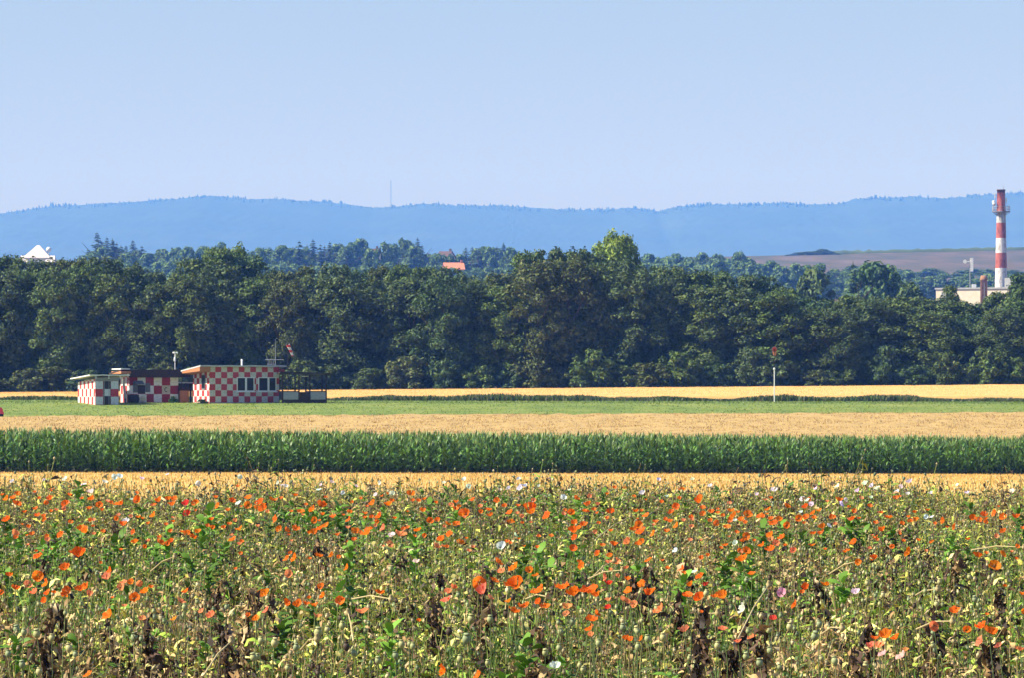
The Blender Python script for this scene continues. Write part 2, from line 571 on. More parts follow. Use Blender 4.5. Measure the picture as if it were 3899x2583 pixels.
def broadleaf(rng, H, R, nl, nleaf, leaf, pal, base=.03, topw=.75):
    """crown of leaf clumps on many lobes"""
    C, LR = [], []
    for i in range(nl):
        t = base + (1 - base) * ((i + rng.uniform(0, 1)) / nl)
        prof = (min(1, t / .18) ** .5) * (1 - max(0, (t - .45) / .55) ** 2.0 * topw) if t < 1 else .2
        rr = R * max(.12, prof)
        az = i * 2.4 + rng.normal(0, .5)
        lr = R * rng.uniform(.20, .42) * (1 - .35 * t)
        d = max(0, rr - lr * .7) * rng.uniform(.75, 1.1)
        C.append((cos(az) * d, sin(az) * d, min(t * H, H - lr * .9))); LR.append(lr)
    # core lobes so no light leaks through the middle
    for t in (.15, .3, .45, .6, .74, .86):
        C.append((rng.normal(0, .1 * R), rng.normal(0, .1 * R), t * H)); LR.append(R * .5 * (1.1 - .65 * t))
    C = np.array(C); LR = np.array(LR)
    w_ = LR ** 2; w_ /= w_.sum()
    k = rng.choice(len(C), nleaf, p=w_)
    d = rng.standard_normal((nleaf, 3)); d /= np.linalg.norm(d, axis=1, keepdims=True)
    d[:, 2] = np.where(d[:, 2] < -.3, -d[:, 2] * .6, d[:, 2])
    rad = LR[k] * (1 - .5 * rng.uniform(0, 1, nleaf) ** 2.2 + .14 * rng.standard_normal(nleaf))
    P = C[k] + d * rad[:, None] * [1, 1, 1.12]
    P[:, 2] = np.maximum(P[:, 2], .05)
    V, Q = quads_from(P, d * .7 + rng.standard_normal((nleaf, 3)) * .55 + [0, 0, .35], leaf, rng)
    lob = rng.uniform(.85, 1.15, len(C))[k]
    T = pick(pal, nleaf, .16, rng) * lob[:, None]
    return V, Q, np.repeat(T, 4, axis=0)


def conifer(rng, H, R, n, leaf, pal):
    """whorls of drooping branches, each a few ragged sprays, getting shorter to a pointed tip"""
    V, Q, T = [], [], []; o = 0
    nl = 26
    for i in range(nl):
        f = (i + rng.uniform(0, .6)) / nl
        r0 = R * (1 - f) ** .68 * rng.uniform(.7, 1.15) + .12
        z0 = H * (.05 + .93 * f)
        for k in range(int(13 - 5 * f)):
            az = rng.uniform(0, 2 * pi); r = r0 * rng.uniform(.55, 1.12)
            d = np.array([cos(az), sin(az), 0]); sd = np.array([-sin(az), cos(az), 0])
            col = np.array(pal[rng.integers(len(pal))]) * rng.uniform(.7, 1.35)
            for j in range(4):
                a0, a1 = r * (j * .22), r * (j * .22 + .38)
                w_ = (.22 + .24 * r) * rng.uniform(.6, 1.2)
                dr = lambda a: -.30 * a - .04 * a * a / max(r, .3) + rng.normal(0, .12)
                p0 = d * a0 + [0, 0, z0 + dr(a0)]; p1 = d * a1 + [0, 0, z0 + dr(a1)]
                m = (p0 + p1) / 2
                V += [p0, m - sd * w_ + [0, 0, -w_ * rng.uniform(.1, .9)], p1, m + sd * w_ + [0, 0, -w_ * rng.uniform(.1, .9)]]
                Q.append((o, o + 1, o + 2, o + 3)); o += 4
                T += [col * rng.uniform(.85, 1.15)] * 4
    for j in range(3):
        V += [(0, -.1, H * .93), (.12, 0, H * .95), (0, 0, H * 1.02), (-.12, 0, H * .95)]; Q.append((o, o + 1, o + 2, o + 3)); o += 4; T += [np.array(pal[0])] * 4
    return np.array(V, float), np.array(Q), np.array(T)


def trunk_mesh(rng, H, r, limbs=6):
    b = MB()
    b.tube([(0, 0, -.3), (0, 0, .2 * H), (rng.normal(0, .02 * H), rng.normal(0, .02 * H), .55 * H), (rng.normal(0, .03 * H), 0, .9 * H)], [r * 1.3, r, r * .6, r * .12], 8)
    for i in range(limbs):
        z = H * rng.uniform(.18, .6); az = i * 2.4 + rng.normal(0, .3); L = H * rng.uniform(.15, .26)
        p1 = np.array([cos(az) * L * .5, sin(az) * L * .5, z + L * .4]); p2 = np.array([cos(az) * L, sin(az) * L, z + L * 1.0])
        b.tube([(0, 0, z), p1, p2], [r * .5, r * .32, r * .1], 6)
    me = bpy.data.meshes.new('trunk'); me.from_pydata(b.v, [], b.f); me.update(); me.materials.append(M['bark'])
    return me


def as_mesh(name, arr, mat):
    me = mesh_np(name, *arr); me.materials.append(mat); return me


class TreeKind:
    """a few crowns and a trunk, unit height, shared by all copies"""
    def __init__(s, name, crowns, trunk):
        s.name, s.crowns, s.trunk, s.proto = name, crowns, trunk, None

    def place(s, x, y, H, W, color, label, cat, group, rng, sink=.05, zz=None):
        z = gz(x, y) - sink if zz is None else zz
        k = int(rng.integers(len(s.crowns)))
        if s.proto is None:
            r = thing(s.name, label, cat, group=group)
            t = link('trunk', s.trunk, None, r); c = link('crown', s.crowns[k], None, r)
            s.proto = (r, [t, c])
        else:
            r, (t, c) = copy_tree(*s.proto)
            c.data = s.crowns[k]
            tag(r, label, cat, group)
            if not group and 'group' in r: del r['group']
        r.location = (x, y, z); r.rotation_euler = (0, 0, rng.uniform(0, 6.28)); r.scale = (W, W, H)
        c.color = (*color, 1)
        return r


rng = np.random.default_rng(17)
PALT = [(.072, .114, .036), (.088, .130, .040), (.058, .094, .032), (.104, .142, .046)]
# unit crowns: height 1, radius 1 (scaled per tree)
def unit(arr, H, R):
    v, q, t = arr; v = v.copy(); v[:, 2] /= H; v[:, :2] /= R; return v, q, t


def unit_trunk(rng, H, R, r):
    me = trunk_mesh(rng, H, r)
    for v_ in me.vertices:
        v_.co.x /= R; v_.co.y /= R; v_.co.z /= H
    return me


tall = TreeKind('broadleaf_tree', [as_mesh('crown', unit(broadleaf(rng, 12.5, 3.6, 60, 21000, .32, PALT, topw=.55), 12.5, 3.6), M['tree_leaf']) for _ in range(7)], unit_trunk(rng, 12.5, 3.6, .22))
bush = TreeKind('shrub', [as_mesh('crown', unit(broadleaf(rng, 4, 2.2, 18, 4200, .36, PALT, topw=.6), 4, 2.2), M['tree_leaf']) for _ in range(4)], unit_trunk(rng, 4, 2.2, .07))
SPR = [(.085, .115, .055), (.10, .13, .06), (.06, .09, .05)]
spruce = TreeKind('spruce_tree', [as_mesh('crown', unit(conifer(rng, 18, 3.6, 3600, 1.25, SPR), 18, 3.6), M['tree_leaf']) for _ in range(4)], unit_trunk(rng, 18, 3.6, .25))
fart = TreeKind('distant_tree', [as_mesh('crown', unit(broadleaf(rng, 15, 5.5, 40, 6000, .95, PALT), 15, 5.5), M['tree_leaf']) for _ in range(5)], unit_trunk(rng, 15, 5.5, .3))

TOP = np.array([(-120, 600), (0, 596), (50, 607), (110, 606), (170, 604), (230, 603), (265, 608), (300, 622), (335, 636), (370, 640), (410, 628), (440, 615), (480, 590), (520, 580), (560, 592), (590, 622), (640, 642), (690, 632), (740, 620), (780, 618), (830, 632),
                (880, 628), (950, 622), (1000, 632), (1050, 622), (1085, 640), (1110, 655), (1140, 645), (1170, 640), (1185, 605), (1220, 590), (1260, 583), (1300, 578), (1340, 585), (1365, 592), (1400, 600), (1460, 612), (1500, 618), (1560, 628), (1620, 632), (1690, 636), (1740, 640), (1775, 655), (1800, 672),
                (1850, 688), (1920, 695), (2000, 690), (2060, 692), (2120, 686), (2170, 698), (2220, 703), (2270, 702), (2310, 688), (2340, 652), (2367, 640), (2500, 640)], float) / 2.3115
LAND = [(38, 'white house'), (97, 'small checkered hut'), (152, 'dark roofed hut'), (243, 'largest checkered hut'), (302, 'open shelter'), (453, 'orange roof'), (774, 'white windsock pole'), (1001, 'factory chimney')]


ORD = ['first', 'second', 'third', 'fourth', 'fifth', 'sixth', 'seventh', 'eighth', 'ninth', 'tenth', 'eleventh', 'twelfth']
TINTS = [((1.0, 1.0, 1.0), 'dark green'), ((1.15, 1.12, .85), 'olive green'), ((1.15, .98, .85), 'brownish green'), ((.82, .95, 1.0), 'deep green'), ((1.2, 1.25, .9), 'fresh green')]


def row_label(px, seen, row, kindword):
    L = [(p, n) for p, n in LAND if p <= px + 4]
    if not L:
        anchor, p0 = 'white house', 38; side = 'left'
    else:
        p0, anchor = L[-1]; side = 'right'
    k = seen.setdefault((anchor, side), 0); seen[(anchor, side)] += 1
    return f'{kindword}, {row} of tree line, {ORD[min(k, 11)]} to {side} of the {anchor}'


seen1, seen2 = {}, {}
# back row: carries the skyline
px = -110.0
while px < 1150:
    D = 436 + rng.uniform(-3, 3)
    ytop = np.interp(px, TOP[:, 0], TOP[:, 1]) + rng.uniform(-1.5, 2.5)
    x = X_of(px, D); z0 = gz(x, D)
    H = (CZ - (ytop - YH) * D / F) - z0
    col, cw = TINTS[int(rng.choice(5, p=[.35, .25, .12, .18, .10]))]
    inside = -5 <= px <= 1029
    lab = row_label(px, seen2, 'back row', f'{cw} tree') if inside else f'{cw} broadleaf tree in the back row of the tree line, outside the picture edge'
    tall.place(x, D, H * 1.02, rng.uniform(3.0, 4.0), col, lab, 'tree', 'broadleaf trees of the tree line', rng)
    px += rng.uniform(20, 28)
px = -100.0
while px < 1140:
    D = 424 + rng.uniform(-2.5, 2.5)
    ytop = np.interp(px, TOP[:, 0], TOP[:, 1]) + rng.uniform(3, 14)
    x = X_of(px, D); z0 = gz(x, D)
    H = (CZ - (ytop - YH) * D / F) - z0
    col, cw = TINTS[int(rng.choice(5, p=[.35, .25, .12, .18, .10]))]
    inside = -5 <= px <= 1029
    lab = row_label(px, seen1, 'front row', f'{cw} tree') if inside else f'{cw} broadleaf tree in the front row of the tree line, outside the picture edge'
    tall.place(x, D, H, rng.uniform(3.1, 4.1), col, lab, 'tree', 'broadleaf trees of the tree line', rng)
    px += rng.uniform(26, 37)
seen3 = {}
px = -100.0
while px < 1140:
    D = 418.5 + rng.uniform(-1, 1.5)
    x = X_of(px, D); H = rng.uniform(2.2, 4.6)
    col, cw = TINTS[int(rng.integers(5))]
    inside = -5 <= px <= 1029
    lab = row_label(px, seen3, 'foot', f'{cw} shrub') if inside else f'{cw} shrub at the foot of the tree line, outside the picture edge'
    bush.place(x, D, H, rng.uniform(1.7, 2.6), col, lab, 'shrub', 'shrubs at the foot of the tree line', rng)
    px += rng.uniform(24, 40)
# trees that stand out of the line
def solo(kind, px, py, D, W, col, label, cat='tree', group=None):
    x = X_of(px, D); H = (CZ - (py - YH) * D / F) - gz(x, D)
    return kind.place(x, D, H * 1.03, W, col, label, cat, group, rng)


solo(tall, 616, 238, 452, 3.7, (2.5, 2.3, 1.15), 'tall yellow green tree rising above the middle of the tree line')
solo(tall, 603, 247, 454, 1.6, (2.2, 2.1, 1.1), 'narrow yellow green tree just left of the tallest yellow green one')
solo(tall, 630, 250, 455, 1.8, (2.1, 2.0, 1.1), 'yellow green tree leaning out right of the tallest yellow green one')
solo(tall, 232, 251, 450, 3.0, (1.75, 1.75, 1.1), 'light green tree rising above the line behind the huts')
solo(tall, 213, 254, 452, 2.2, (1.6, 1.65, 1.1), 'pale green tree left of the light green one behind the huts')
solo(tall, 1031, 278, 440, 3.2, (.9, 1.1, .9), 'dark green tree in front of the factory roof right of the chimney')
solo(spruce, 853, 264, 640, 4.2, (1.0, 1.25, 1.0), 'dark pointed spruce behind the tree line left of the factory')
solo(fart, 872, 266, 660, 4.4, (.95, 1.2, 1.1), 'broad bluish green tree beside the dark pointed spruce')
solo(fart, 887, 270, 660, 4.2, (.95, 1.2, 1.1), 'lower bluish green tree, second right of the dark pointed spruce')
solo(fart, 815, 272, 620, 3.8, (1.1, 1.15, 1.0), 'rounded green tree behind the line left of the spruces')
solo(tall, 951, 289, 446, 1.7, (1.1, 1.1, .9), 'ragged green tree in front of the left end of the cream factory wall')
solo(fart, 909, 287, 600, 3.4, (1.1, 1.15, .9), 'small rounded green tree left of the cream factory wall')

# ------------------------------------------------------------------ far trees on the slope behind
FAR_C = [(97, 232.4), (106.8, 238), (112.5, 239.6), (121, 246.8), (132.8, 241), (142, 246.8), (88, 249.7), (299.4, 241.8), (313, 240.3), (320.5, 245), (329.7, 242.5), (417.6, 238.9), (466, 248.3), (472.5, 247.5), (503.5, 244)]
FAR_C += [(102, 243), (116.5, 244), (126, 246), (307, 246), (324.5, 247), (346, 247), (365, 245.5), (390, 247), (404, 245), (412, 246), (422, 246), (479, 250), (487, 249), (497, 248), (509, 248), (226, 249), (273, 251)]
FAR_D = [(83, 257), (92, 254), (102, 249), (116, 250), (127, 254), (137, 252), (148, 255), (155, 256), (161.6, 251), (169, 254), (176, 249.7), (182, 252), (188.3, 249), (196, 253), (204, 248.3), (212, 251), (220.8, 244.6), (229, 252), (240, 257), (251, 254), (258, 250), (268, 250), (276, 252), (283, 247.5),
         (291, 250), (306, 250), (337.7, 246), (345, 249), (351.3, 244.6), (360, 241), (370, 250.5), (384.5, 244.6), (393, 246), (401.8, 241), (407.5, 242.5), (413, 248), (427.7, 255.5), (435, 255.8), (459, 256), (478, 250), (483.3, 248.3), (490.5, 249), (497, 250), (510.7, 249.7), (517, 254), (524, 258),
         (648.6, 255.8), (656, 259), (663.6, 259), (670, 257.5), (676.9, 255), (688.5, 258.3), (695, 259), (701.8, 254.2), (710, 260), (717.6, 255.8), (726, 260), (739.3, 253.3), (747, 259), (-8, 262), (10, 262), (62, 261), (72, 263)]
seenf = {}


def far_label(px, what):
    z = 'left edge by the white house' if px < 75 else 'clump right of the white house' if px < 150 else 'row behind the light green tree' if px < 245 else 'clump left of the orange roof' if px < 440 else 'clump right of the orange roof' if px < 560 else 'row right of the yellow green tree' if px < 760 else 'hedge below the ploughed field'
    return f'hazy {what} on far slope, {z}'


for i, (px, py) in enumerate(FAR_C):
    D = 1560 + rng.uniform(-60, 60)
    lab = far_label(px, 'conifer')
    if i == 0: lab = 'tallest bluish pointed conifer on the far slope right of the white house'
    if i == 11 and px > 400: lab = 'tall lone pointed conifer on the far slope just left of the dark house roof'
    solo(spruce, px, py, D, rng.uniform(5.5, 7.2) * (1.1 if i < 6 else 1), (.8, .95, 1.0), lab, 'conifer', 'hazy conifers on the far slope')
for px, py in FAR_D:
    D = 1540 + rng.uniform(-60, 60)
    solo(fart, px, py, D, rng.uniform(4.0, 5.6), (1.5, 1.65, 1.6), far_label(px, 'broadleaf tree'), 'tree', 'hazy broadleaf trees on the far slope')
# a lower row in front of them, and the hedge rows across the slope on the right
px = -20
while px < 1090:
    lim = 269.5 if 430 < px < 476 else 266 if px < 560 else 263 if px < 760 else np.interp(px, [760, 820, 900, 960, 1024, 1090], [264, 268, 273, 277, 276, 276])
    D = 1400 + rng.uniform(-50, 50)
    if True:
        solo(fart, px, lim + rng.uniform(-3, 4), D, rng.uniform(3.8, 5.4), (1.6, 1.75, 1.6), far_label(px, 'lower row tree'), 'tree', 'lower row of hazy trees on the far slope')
    px += rng.uniform(9, 14)
for px in np.arange(846, 1040, 9.0):
    px = px + rng.uniform(-4, 4)
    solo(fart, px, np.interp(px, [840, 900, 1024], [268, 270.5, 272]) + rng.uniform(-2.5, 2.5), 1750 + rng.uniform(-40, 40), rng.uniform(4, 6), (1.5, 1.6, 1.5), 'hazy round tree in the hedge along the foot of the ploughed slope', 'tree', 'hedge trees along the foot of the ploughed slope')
for px, py in [(370, 251.5), (377, 251.8), (437.5, 255.5), (444, 257), (450, 256.5)]:
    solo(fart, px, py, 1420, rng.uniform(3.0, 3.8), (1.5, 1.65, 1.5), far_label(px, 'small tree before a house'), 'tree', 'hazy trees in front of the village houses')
for px, py in [(794, 254.5), (800, 252.5), (809, 251.7), (822.4, 249.2), (827, 251), (832.4, 253.3), (838, 256)]:
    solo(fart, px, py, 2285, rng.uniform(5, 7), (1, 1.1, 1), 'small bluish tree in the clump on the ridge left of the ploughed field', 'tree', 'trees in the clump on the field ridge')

# ploughed slope with a green rim on the right
pl = surf('ploughed_soil', [(.3, (.05, .052, .028)), (.45, (.075, .07, .04)), (.55, (.11, .078, .055)), (.7, (.15, .112, .08))], .045, .95, 10, stretch=(1, .22, 1))
strip('ploughed_field', 1650, 2297, .8, pl, 95, 700, 60, 60, 'reddish brown ploughed slope behind the factory chimney')
gr = surf('ridge_meadow', [(.3, (.06, .09, .03)), (.7, (.10, .14, .05))], .05, .95, 8)
strip('ridge_meadow', 2294, 2312, 2.3, gr, 165, 900, 260, 6, 'green strip along the ridge above the ploughed slope', bump=.3, skirt=True)

# ------------------------------------------------------------------ hills
RID = np.array([(-1600, 500), (-900, 470), (-400, 505), (0, 487), (60, 478), (120, 470), (200, 466), (300, 460), (380, 455), (440, 449), (490, 445), (530, 449), (580, 453), (640, 452), (700, 458), (760, 460), (820, 468), (870, 473), (910, 470), (960, 466), (1000, 465), (1060, 468), (1150, 468), (1250, 474), (1320, 478), (1400, 479),
                (1440, 474), (1490, 474), (1520, 482), (1560, 472), (1640, 465), (1720, 466), (1800, 462), (1880, 466), (1940, 464), (1980, 453), (2050, 450), (2120, 447), (2180, 452), (2250, 446), (2300, 441), (2367, 439), (2800, 450), (3400, 500), (4200, 480)], float) / 2.3115
DR = 10000.0


def ridge_z(X):
    return CZ + (YH - np.interp(CX + F * X / DR, RID[:, 0], RID[:, 1])) * DR / F


def hill_z(X, Y):
    r = ridge_z(X)
    t = np.clip((Y - 6200) / (DR - 6200), 0, 1)
    up = 50 + (r - 8 - 50) * (t ** 1.25) + 18 * np.sin(pi * t) * pnoise(X, Y * .5, 33, .0022)
    dn = np.clip((Y - DR) / 1200, 0, 1)
    return up * (1 - dn) + 50 * dn


nx, ny = 620, 70
xs = np.sign(np.linspace(-1, 1, nx)) * np.abs(np.linspace(-1, 1, nx)) ** 1.3 * 3800
yy = np.concatenate([np.linspace(6200, 9000, 22), np.linspace(9050, 10000, 38), np.linspace(10060, 11250, 10)])
XX, YY = np.meshgrid(xs, yy)
ZZ = hill_z(XX, YY) + .8 * RNG.standard_normal(XX.shape) * (YY < 10900)
V = np.stack([XX, YY, ZZ], -1).reshape(-1, 3)
i, j = np.meshgrid(np.arange(ny - 1), np.arange(nx - 1), indexing='ij'); k = (i * nx + j).ravel()
hm = surf('forest_slope', [(.3, (.018, .032, .016)), (.5, (.026, .042, .020)), (.7, (.038, .055, .026))], .006, .95, 8)
tag(link('hills', mesh_np('hills', V, np.c_[k, k + 1, k + 1 + nx, k + nx], smooth=True), hm), 'long wooded hill range fading to blue on the horizon', kind='structure')
rng = np.random.default_rng(23)


def hill_tree(rng, con):
    H, R = (17, 3.6) if con else (13, 5.5)
    prof = [(0, R * .9), (.3, R), (.65, R * .6), (1, .1)] if con else [(0, R * .7), (.35, R), (.75, R * .8), (1, R * .15)]
    n_ = 6; v = []
    for t, r in prof:
        for k in range(n_):
            a_ = 2 * pi * k / n_ + t; rr = r * rng.uniform(.75, 1.2)
            v.append((rr * cos(a_), rr * sin(a_), t * H))
    q = [(i * n_ + k, i * n_ + (k + 1) % n_, (i + 1) * n_ + (k + 1) % n_, (i + 1) * n_ + k) for i in range(3) for k in range(n_)]
    v = np.array(v)
    return v, np.array(q), np.tile(np.array((.035, .055, .024)) * rng.uniform(.7, 1.4), (len(v), 1))


HT = [hill_tree(rng, i % 2 == 0) for i in range(8)]
x1 = rng.uniform(-1750, 1750, 1700); y1 = rng.uniform(9960, 10020, 1700)
x2 = rng.uniform(-1500, 1500, 300); y2 = rng.uniform(9900, 9960, 300)
X, Y = np.r_[x1, x2], np.r_[y1, y2]; n = len(X)
v, q, t = scatter(HT, rng.integers(0, 8, n), np.c_[X, Y, hill_z(X, Y) - 3], rng.uniform(0, 6, n), np.clip(.48 + .22 * pnoise(X, Y, 71, .03) + .16 * rng.standard_normal(n), .2, 1.0))
tag(link('hill_forest', mesh_np('hill_forest', v, q, t), M['crop_leaf']), 'forest covering the blue hills up to the skyline', kind='stuff')

steel = surf('grey_steel', two((.30, .31, .32)), 10, .5, metal=.3)
white = surf('white_paint', [(.3, (.66, .66, .64)), (.7, (.82, .82, .80))], 7, .6)
mast = thing('radio_mast', 'thin hazy radio mast standing on the skyline of the blue hills', 'mast', (X_of(390.7, DR), DR, float(ridge_z(X_of(390.7, DR))) - 8))
b = MB()
for k in range(3):
    a_ = 2 * pi * k / 3
    b.tube([(2.2 * cos(a_), 2.2 * sin(a_), -5), (1.5 * cos(a_), 1.5 * sin(a_), 40), (.8 * cos(a_), .8 * sin(a_), 66)], .42, 6)
for i in range(16):
    z0, z1 = i * 4, i * 4 + 4
    r0, r1 = 2.2 - i * .085, 2.2 - (i + 1) * .085
    for k in range(3):
        a0, a1 = 2 * pi * k / 3, 2 * pi * (k + 1) / 3
        b.tube([(r0 * cos(a0), r0 * sin(a0), z0), (r1 * cos(a1), r1 * sin(a1), z1)], .2, 4)
b.build('lattice', steel, mast)
b = MB(); b.tube([(0, 0, 66), (0, 0, 74)], .3, 6); b.build('aerial', white, mast)

# ------------------------------------------------------------------ village houses
def solid(mb, pts_lo, pts_hi):
    mb.hexa(list(pts_lo) + list(pts_hi))


wallw = surf('white_render', [(.3, (.62, .60, .57)), (.7, (.78, .76, .72))], 1.2, .85)
roofw = surf('pale_roofing', [(.3, (.55, .50, .47)), (.7, (.72, .66, .62))], 1.5, .7)
roofo = surf('orange_tiles', [(.3, (.50, .18, .085)), (.7, (.62, .25, .12))], 2, .8)
roofd = surf('dark_tiles', [(.3, (.08, .05, .045)), (.7, (.15, .095, .08))], 2, .8)
glass = surf('dark_glass', two((.012, .016, .02), .7), 3, .3, spec=.25)

D = 1480; s = D / F                                        # metres per pixel there
c0 = at(38.2, 262, D); zg = gz(c0[0], D)
h = thing('white_house', 'white house with a pale pyramid roof showing above the trees', 'house', (c0[0], D, zg))
zb = CZ - (258.2 - YH) * s - zg; zp = CZ - (245.3 - YH) * s - zg
b = MB(); b.box(-5.2, -4.5, -1, 5.2, 4.5, zb); b.build('wall', wallw, h)
b = MB()
b.add([(-5.2, -5.2, zb), (5.2, -5.2, zb), (5.2, 5.2, zb), (-5.2, 5.2, zb), (-.5, 0, zp), (.5, 0, zp)], [(0, 1, 5, 4), (1, 2, 5), (2, 3, 4, 5), (3, 0, 4), (3, 2, 1, 0)])
b.build('roof', roofw, h)
b = MB()
for sx in (-1, 1):
    x0, x1 = (-6.8, -3.2) if sx < 0 else (3.2, 7.0)
    b = MB(); b.add([(x0, -7, zb - 1.6), (x1, -7, zb - 1.6), (x1, 3, zb - 1.6), (x0, 3, zb - 1.6), (x0 + .6, -2, zb + .9), (x1 - .6, -2, zb + .9)], [(0, 1, 5, 4), (1, 2, 5), (2, 3, 4, 5), (3, 0, 4), (3, 2, 1, 0)]); b.build('dormer_roof', roofw, h)
b = MB()
for x0 in (-6.2, -4.6, 3.8, 5.4):
    b = MB(); b.box(x0, -7.02, zb - 3.4, x0 + 1.0, -6.79, zb - 2.0); b.build('window', glass, h)
for x0, x1 in ((-6.6, -3.3), (3.3, 6.8)):
    b = MB(); b.box(x0, -6.8, -1, x1, 2.8, zb - 1.65); b.build('wing_wall', wallw, h)
b = MB(); b.tube([(3.9, 0, zb), (3.9, 0, zb + 3)], .12, 6)
ang = np.linspace(-pi / 2, pi / 2, 9); b.lathe([(1.0 * cos(t), 1.0 * sin(t)) for t in ang], 14, (3.9, 0, zb + 3.2)); b.build('dish_cover', white, h, True)


def gable_house(px0, px1, yr, ye, D, roof, label, white_gable=False, turn=0.0):
    s = D / F; cx = (px0 + px1) / 2; c = at(cx, ye, D); zg = gz(c[0], D)
    L = (px1 - px0) * s; ze = c[2] - zg; zr = CZ - (yr - YH) * s - zg
    h = thing('village_house', label, 'house', (c[0], D, zg), turn)
    b = MB(); w2 = 3.6
    x0, x1 = -L / 2 + .35, L / 2 - .35
    b.add([(x0, -w2, -1), (x1, -w2, -1), (x1, w2, -1), (x0, w2, -1), (x0, -w2, ze), (x1, -w2, ze), (x1, w2, ze), (x0, w2, ze), (x0, 0, zr - .25), (x1, 0, zr - .25)],
          [(0, 1, 5, 4), (2, 3, 7, 6), (1, 2, 6, 9, 5), (3, 0, 4, 8, 7), (3, 2, 1, 0), (4, 5, 9, 8), (6, 7, 8, 9)])
    b.build('wall', wallw, h)
    b = MB(); o = .5; t_ = .22
    for sy in (-1, 1):
        b.hexa([(-L / 2, sy * (w2 + o), ze - .3), (L / 2, sy * (w2 + o), ze - .3), (L / 2, 0, zr), (-L / 2, 0, zr), (-L / 2, sy * (w2 + o), ze - .3 + t_), (L / 2, sy * (w2 + o), ze - .3 + t_), (L / 2, 0, zr + t_), (-L / 2, 0, zr + t_)])
    rf = b.build('roof', roof, h)
    b = MB(); b.box(L / 2 - 1.2, -.35, zr - .6, L / 2 - .5, .35, zr + 1.1); b.build('chimney', roof, rf)
    for xw in (-1.4, .6):
        b = MB(); b.box(xw, -w2 - .05, ze - 2.2, xw + 1.0, -w2 + .05, ze - .9); b.build('window', glass, h)
    return h


gable_house(443.2, 464.0, 263.2, 269.5, 1370, roofo, 'small house with a bright orange tiled roof among hazy trees', turn=.12)
gable_house(439.0, 453.0, 251.8, 257.5, 1480, roofd, 'house with a dark roof and pale gable above the orange roofed one', turn=-.35)
gable_house(372, 379.5, 249.2, 253.5, 1455, roofd, 'tiny dark roof between hazy trees left of the orange roof', turn=-.2)

# ------------------------------------------------------------------ factory with chimney
D = 1000.0
cream = surf('cream_render', [(.3, (.62, .54, .40)), (.7, (.74, .66, .51))], .6, .85)
rust = surf('rusty_steel', [(.3, (.16, .075, .035)), (.5, (.30, .15, .075)), (.7, (.40, .23, .13))], 1.2, .85)
greyp = surf('grey_sheet', [(.3, (.30, .30, .29)), (.7, (.42, .42, .41))], 2, .7)


def px2(xz, yz):       # a point of the chimney close-up turned into X, Z at this depth
    p = at((3500 + xz / 2.752) / 3.8076, (680 + yz / 2.752) / 3.8076, D)
    return p[0], p[2]


x0, zr = px2(175, 1150); x1, _ = px2(1200, 1150)
zg = gz(x0 + 14, D)
fac = thing('factory_building', 'long cream factory building with a flat roof below the striped chimney', 'building', (x0, D, zg), -radians(24))
L, H = (x1 - x0) * 1.1, zr - zg
b = MB(); b.box(0, 0, -1, L, 18, H - .3); b.build('wall', cream, fac)  # faces left of the viewer
b = MB(); b.box(-.25, -.25, H - .298, L + .25, 18.25, H + .1); b.build('roof', greyp, fac)
b = MB(); b.box(1.4, -.1, H - 5, 3.9, .05, H - .9); b.build('panel', greyp, fac)
for i in range(6):
    xx = 6 + i * 4.2
    f_ = MB(); f_.box(xx, -.12, H - 7.2, xx + 2.4, .06, H - 5.4); wd = f_.build('window', white, fac)
    f_ = MB(); f_.box(xx + .15, -.15, H - 7.05, xx + 1.1, .0, H - 5.55); f_.box(xx + 1.3, -.15, H - 7.05, xx + 2.25, .0, H - 5.55); f_.build('pane', glass, wd)
xa, za = px2(870, 1045); xb, _ = px2(985, 1045)
b = MB(); b.box(xa - x0, 4, H + .1, xb - x0, 8, za - zg); b.build('roof_plant', greyp, fac)

xr, zt = px2(677, 1015)
r_ = thing('rusty_flue', 'stout rusty flue in front of the cream factory wall', 'flue', (xr * .988, D - 12, gz(xr, D - 12)))
zt -= gz(xr, D - 12); zt -= .35
b = MB(); b.lathe([(.88, -1), (.88, zt - 1.2), (.98, zt - 1.15), (.98, zt - .9), (.86, zt - .6), (.7, zt)], 20); b.build('barrel', rust, r_, True)
b = MB(); b.tube([(0, -.95, 0), (0, -.95, zt - 2)], .08, 6)
for i in range(20): b.box(-.25, -.98, i * .8, .25, -.93, i * .8 + .05)
b.build('ladder', steel, r_)

# antenna mast
xm, zt = px2(547, 832)
am = thing('antenna_mast', 'slender mast with a white panel antenna and a small dish on the factory roof', 'antenna mast', (xm, D + 3, zr + .1))
ht = zt - zr
b = MB(); b.tube([(0, 0, -.05), (0, 0, ht)], .12, 8); b.build('pole', steel, am)
b = MB(); b.box(.12, -.5, ht - 3.4, .75, -.15, ht); b.box(-.05, -.15, ht - 2.7, .3, .02, ht - 2.55); b.box(-.05, -.15, ht - .75, .3, .02, ht - .6); b.build('panel_antenna', white, am)
b = MB(); b.tube([(0, 0, ht - .9), (-1.3, -.1, ht - .9)], .07, 6); b.tube([(-1.35, -.5, ht - .9), (-1.35, -.35, ht - .9), (-1.35, .05, ht - .9)], [.5, .46, .08], 14); b.build('dish', white, am)
b = MB(); b.box(.5, -.3, 0, 1.5, .5, 1.0); b.build('cabinet', white, am)

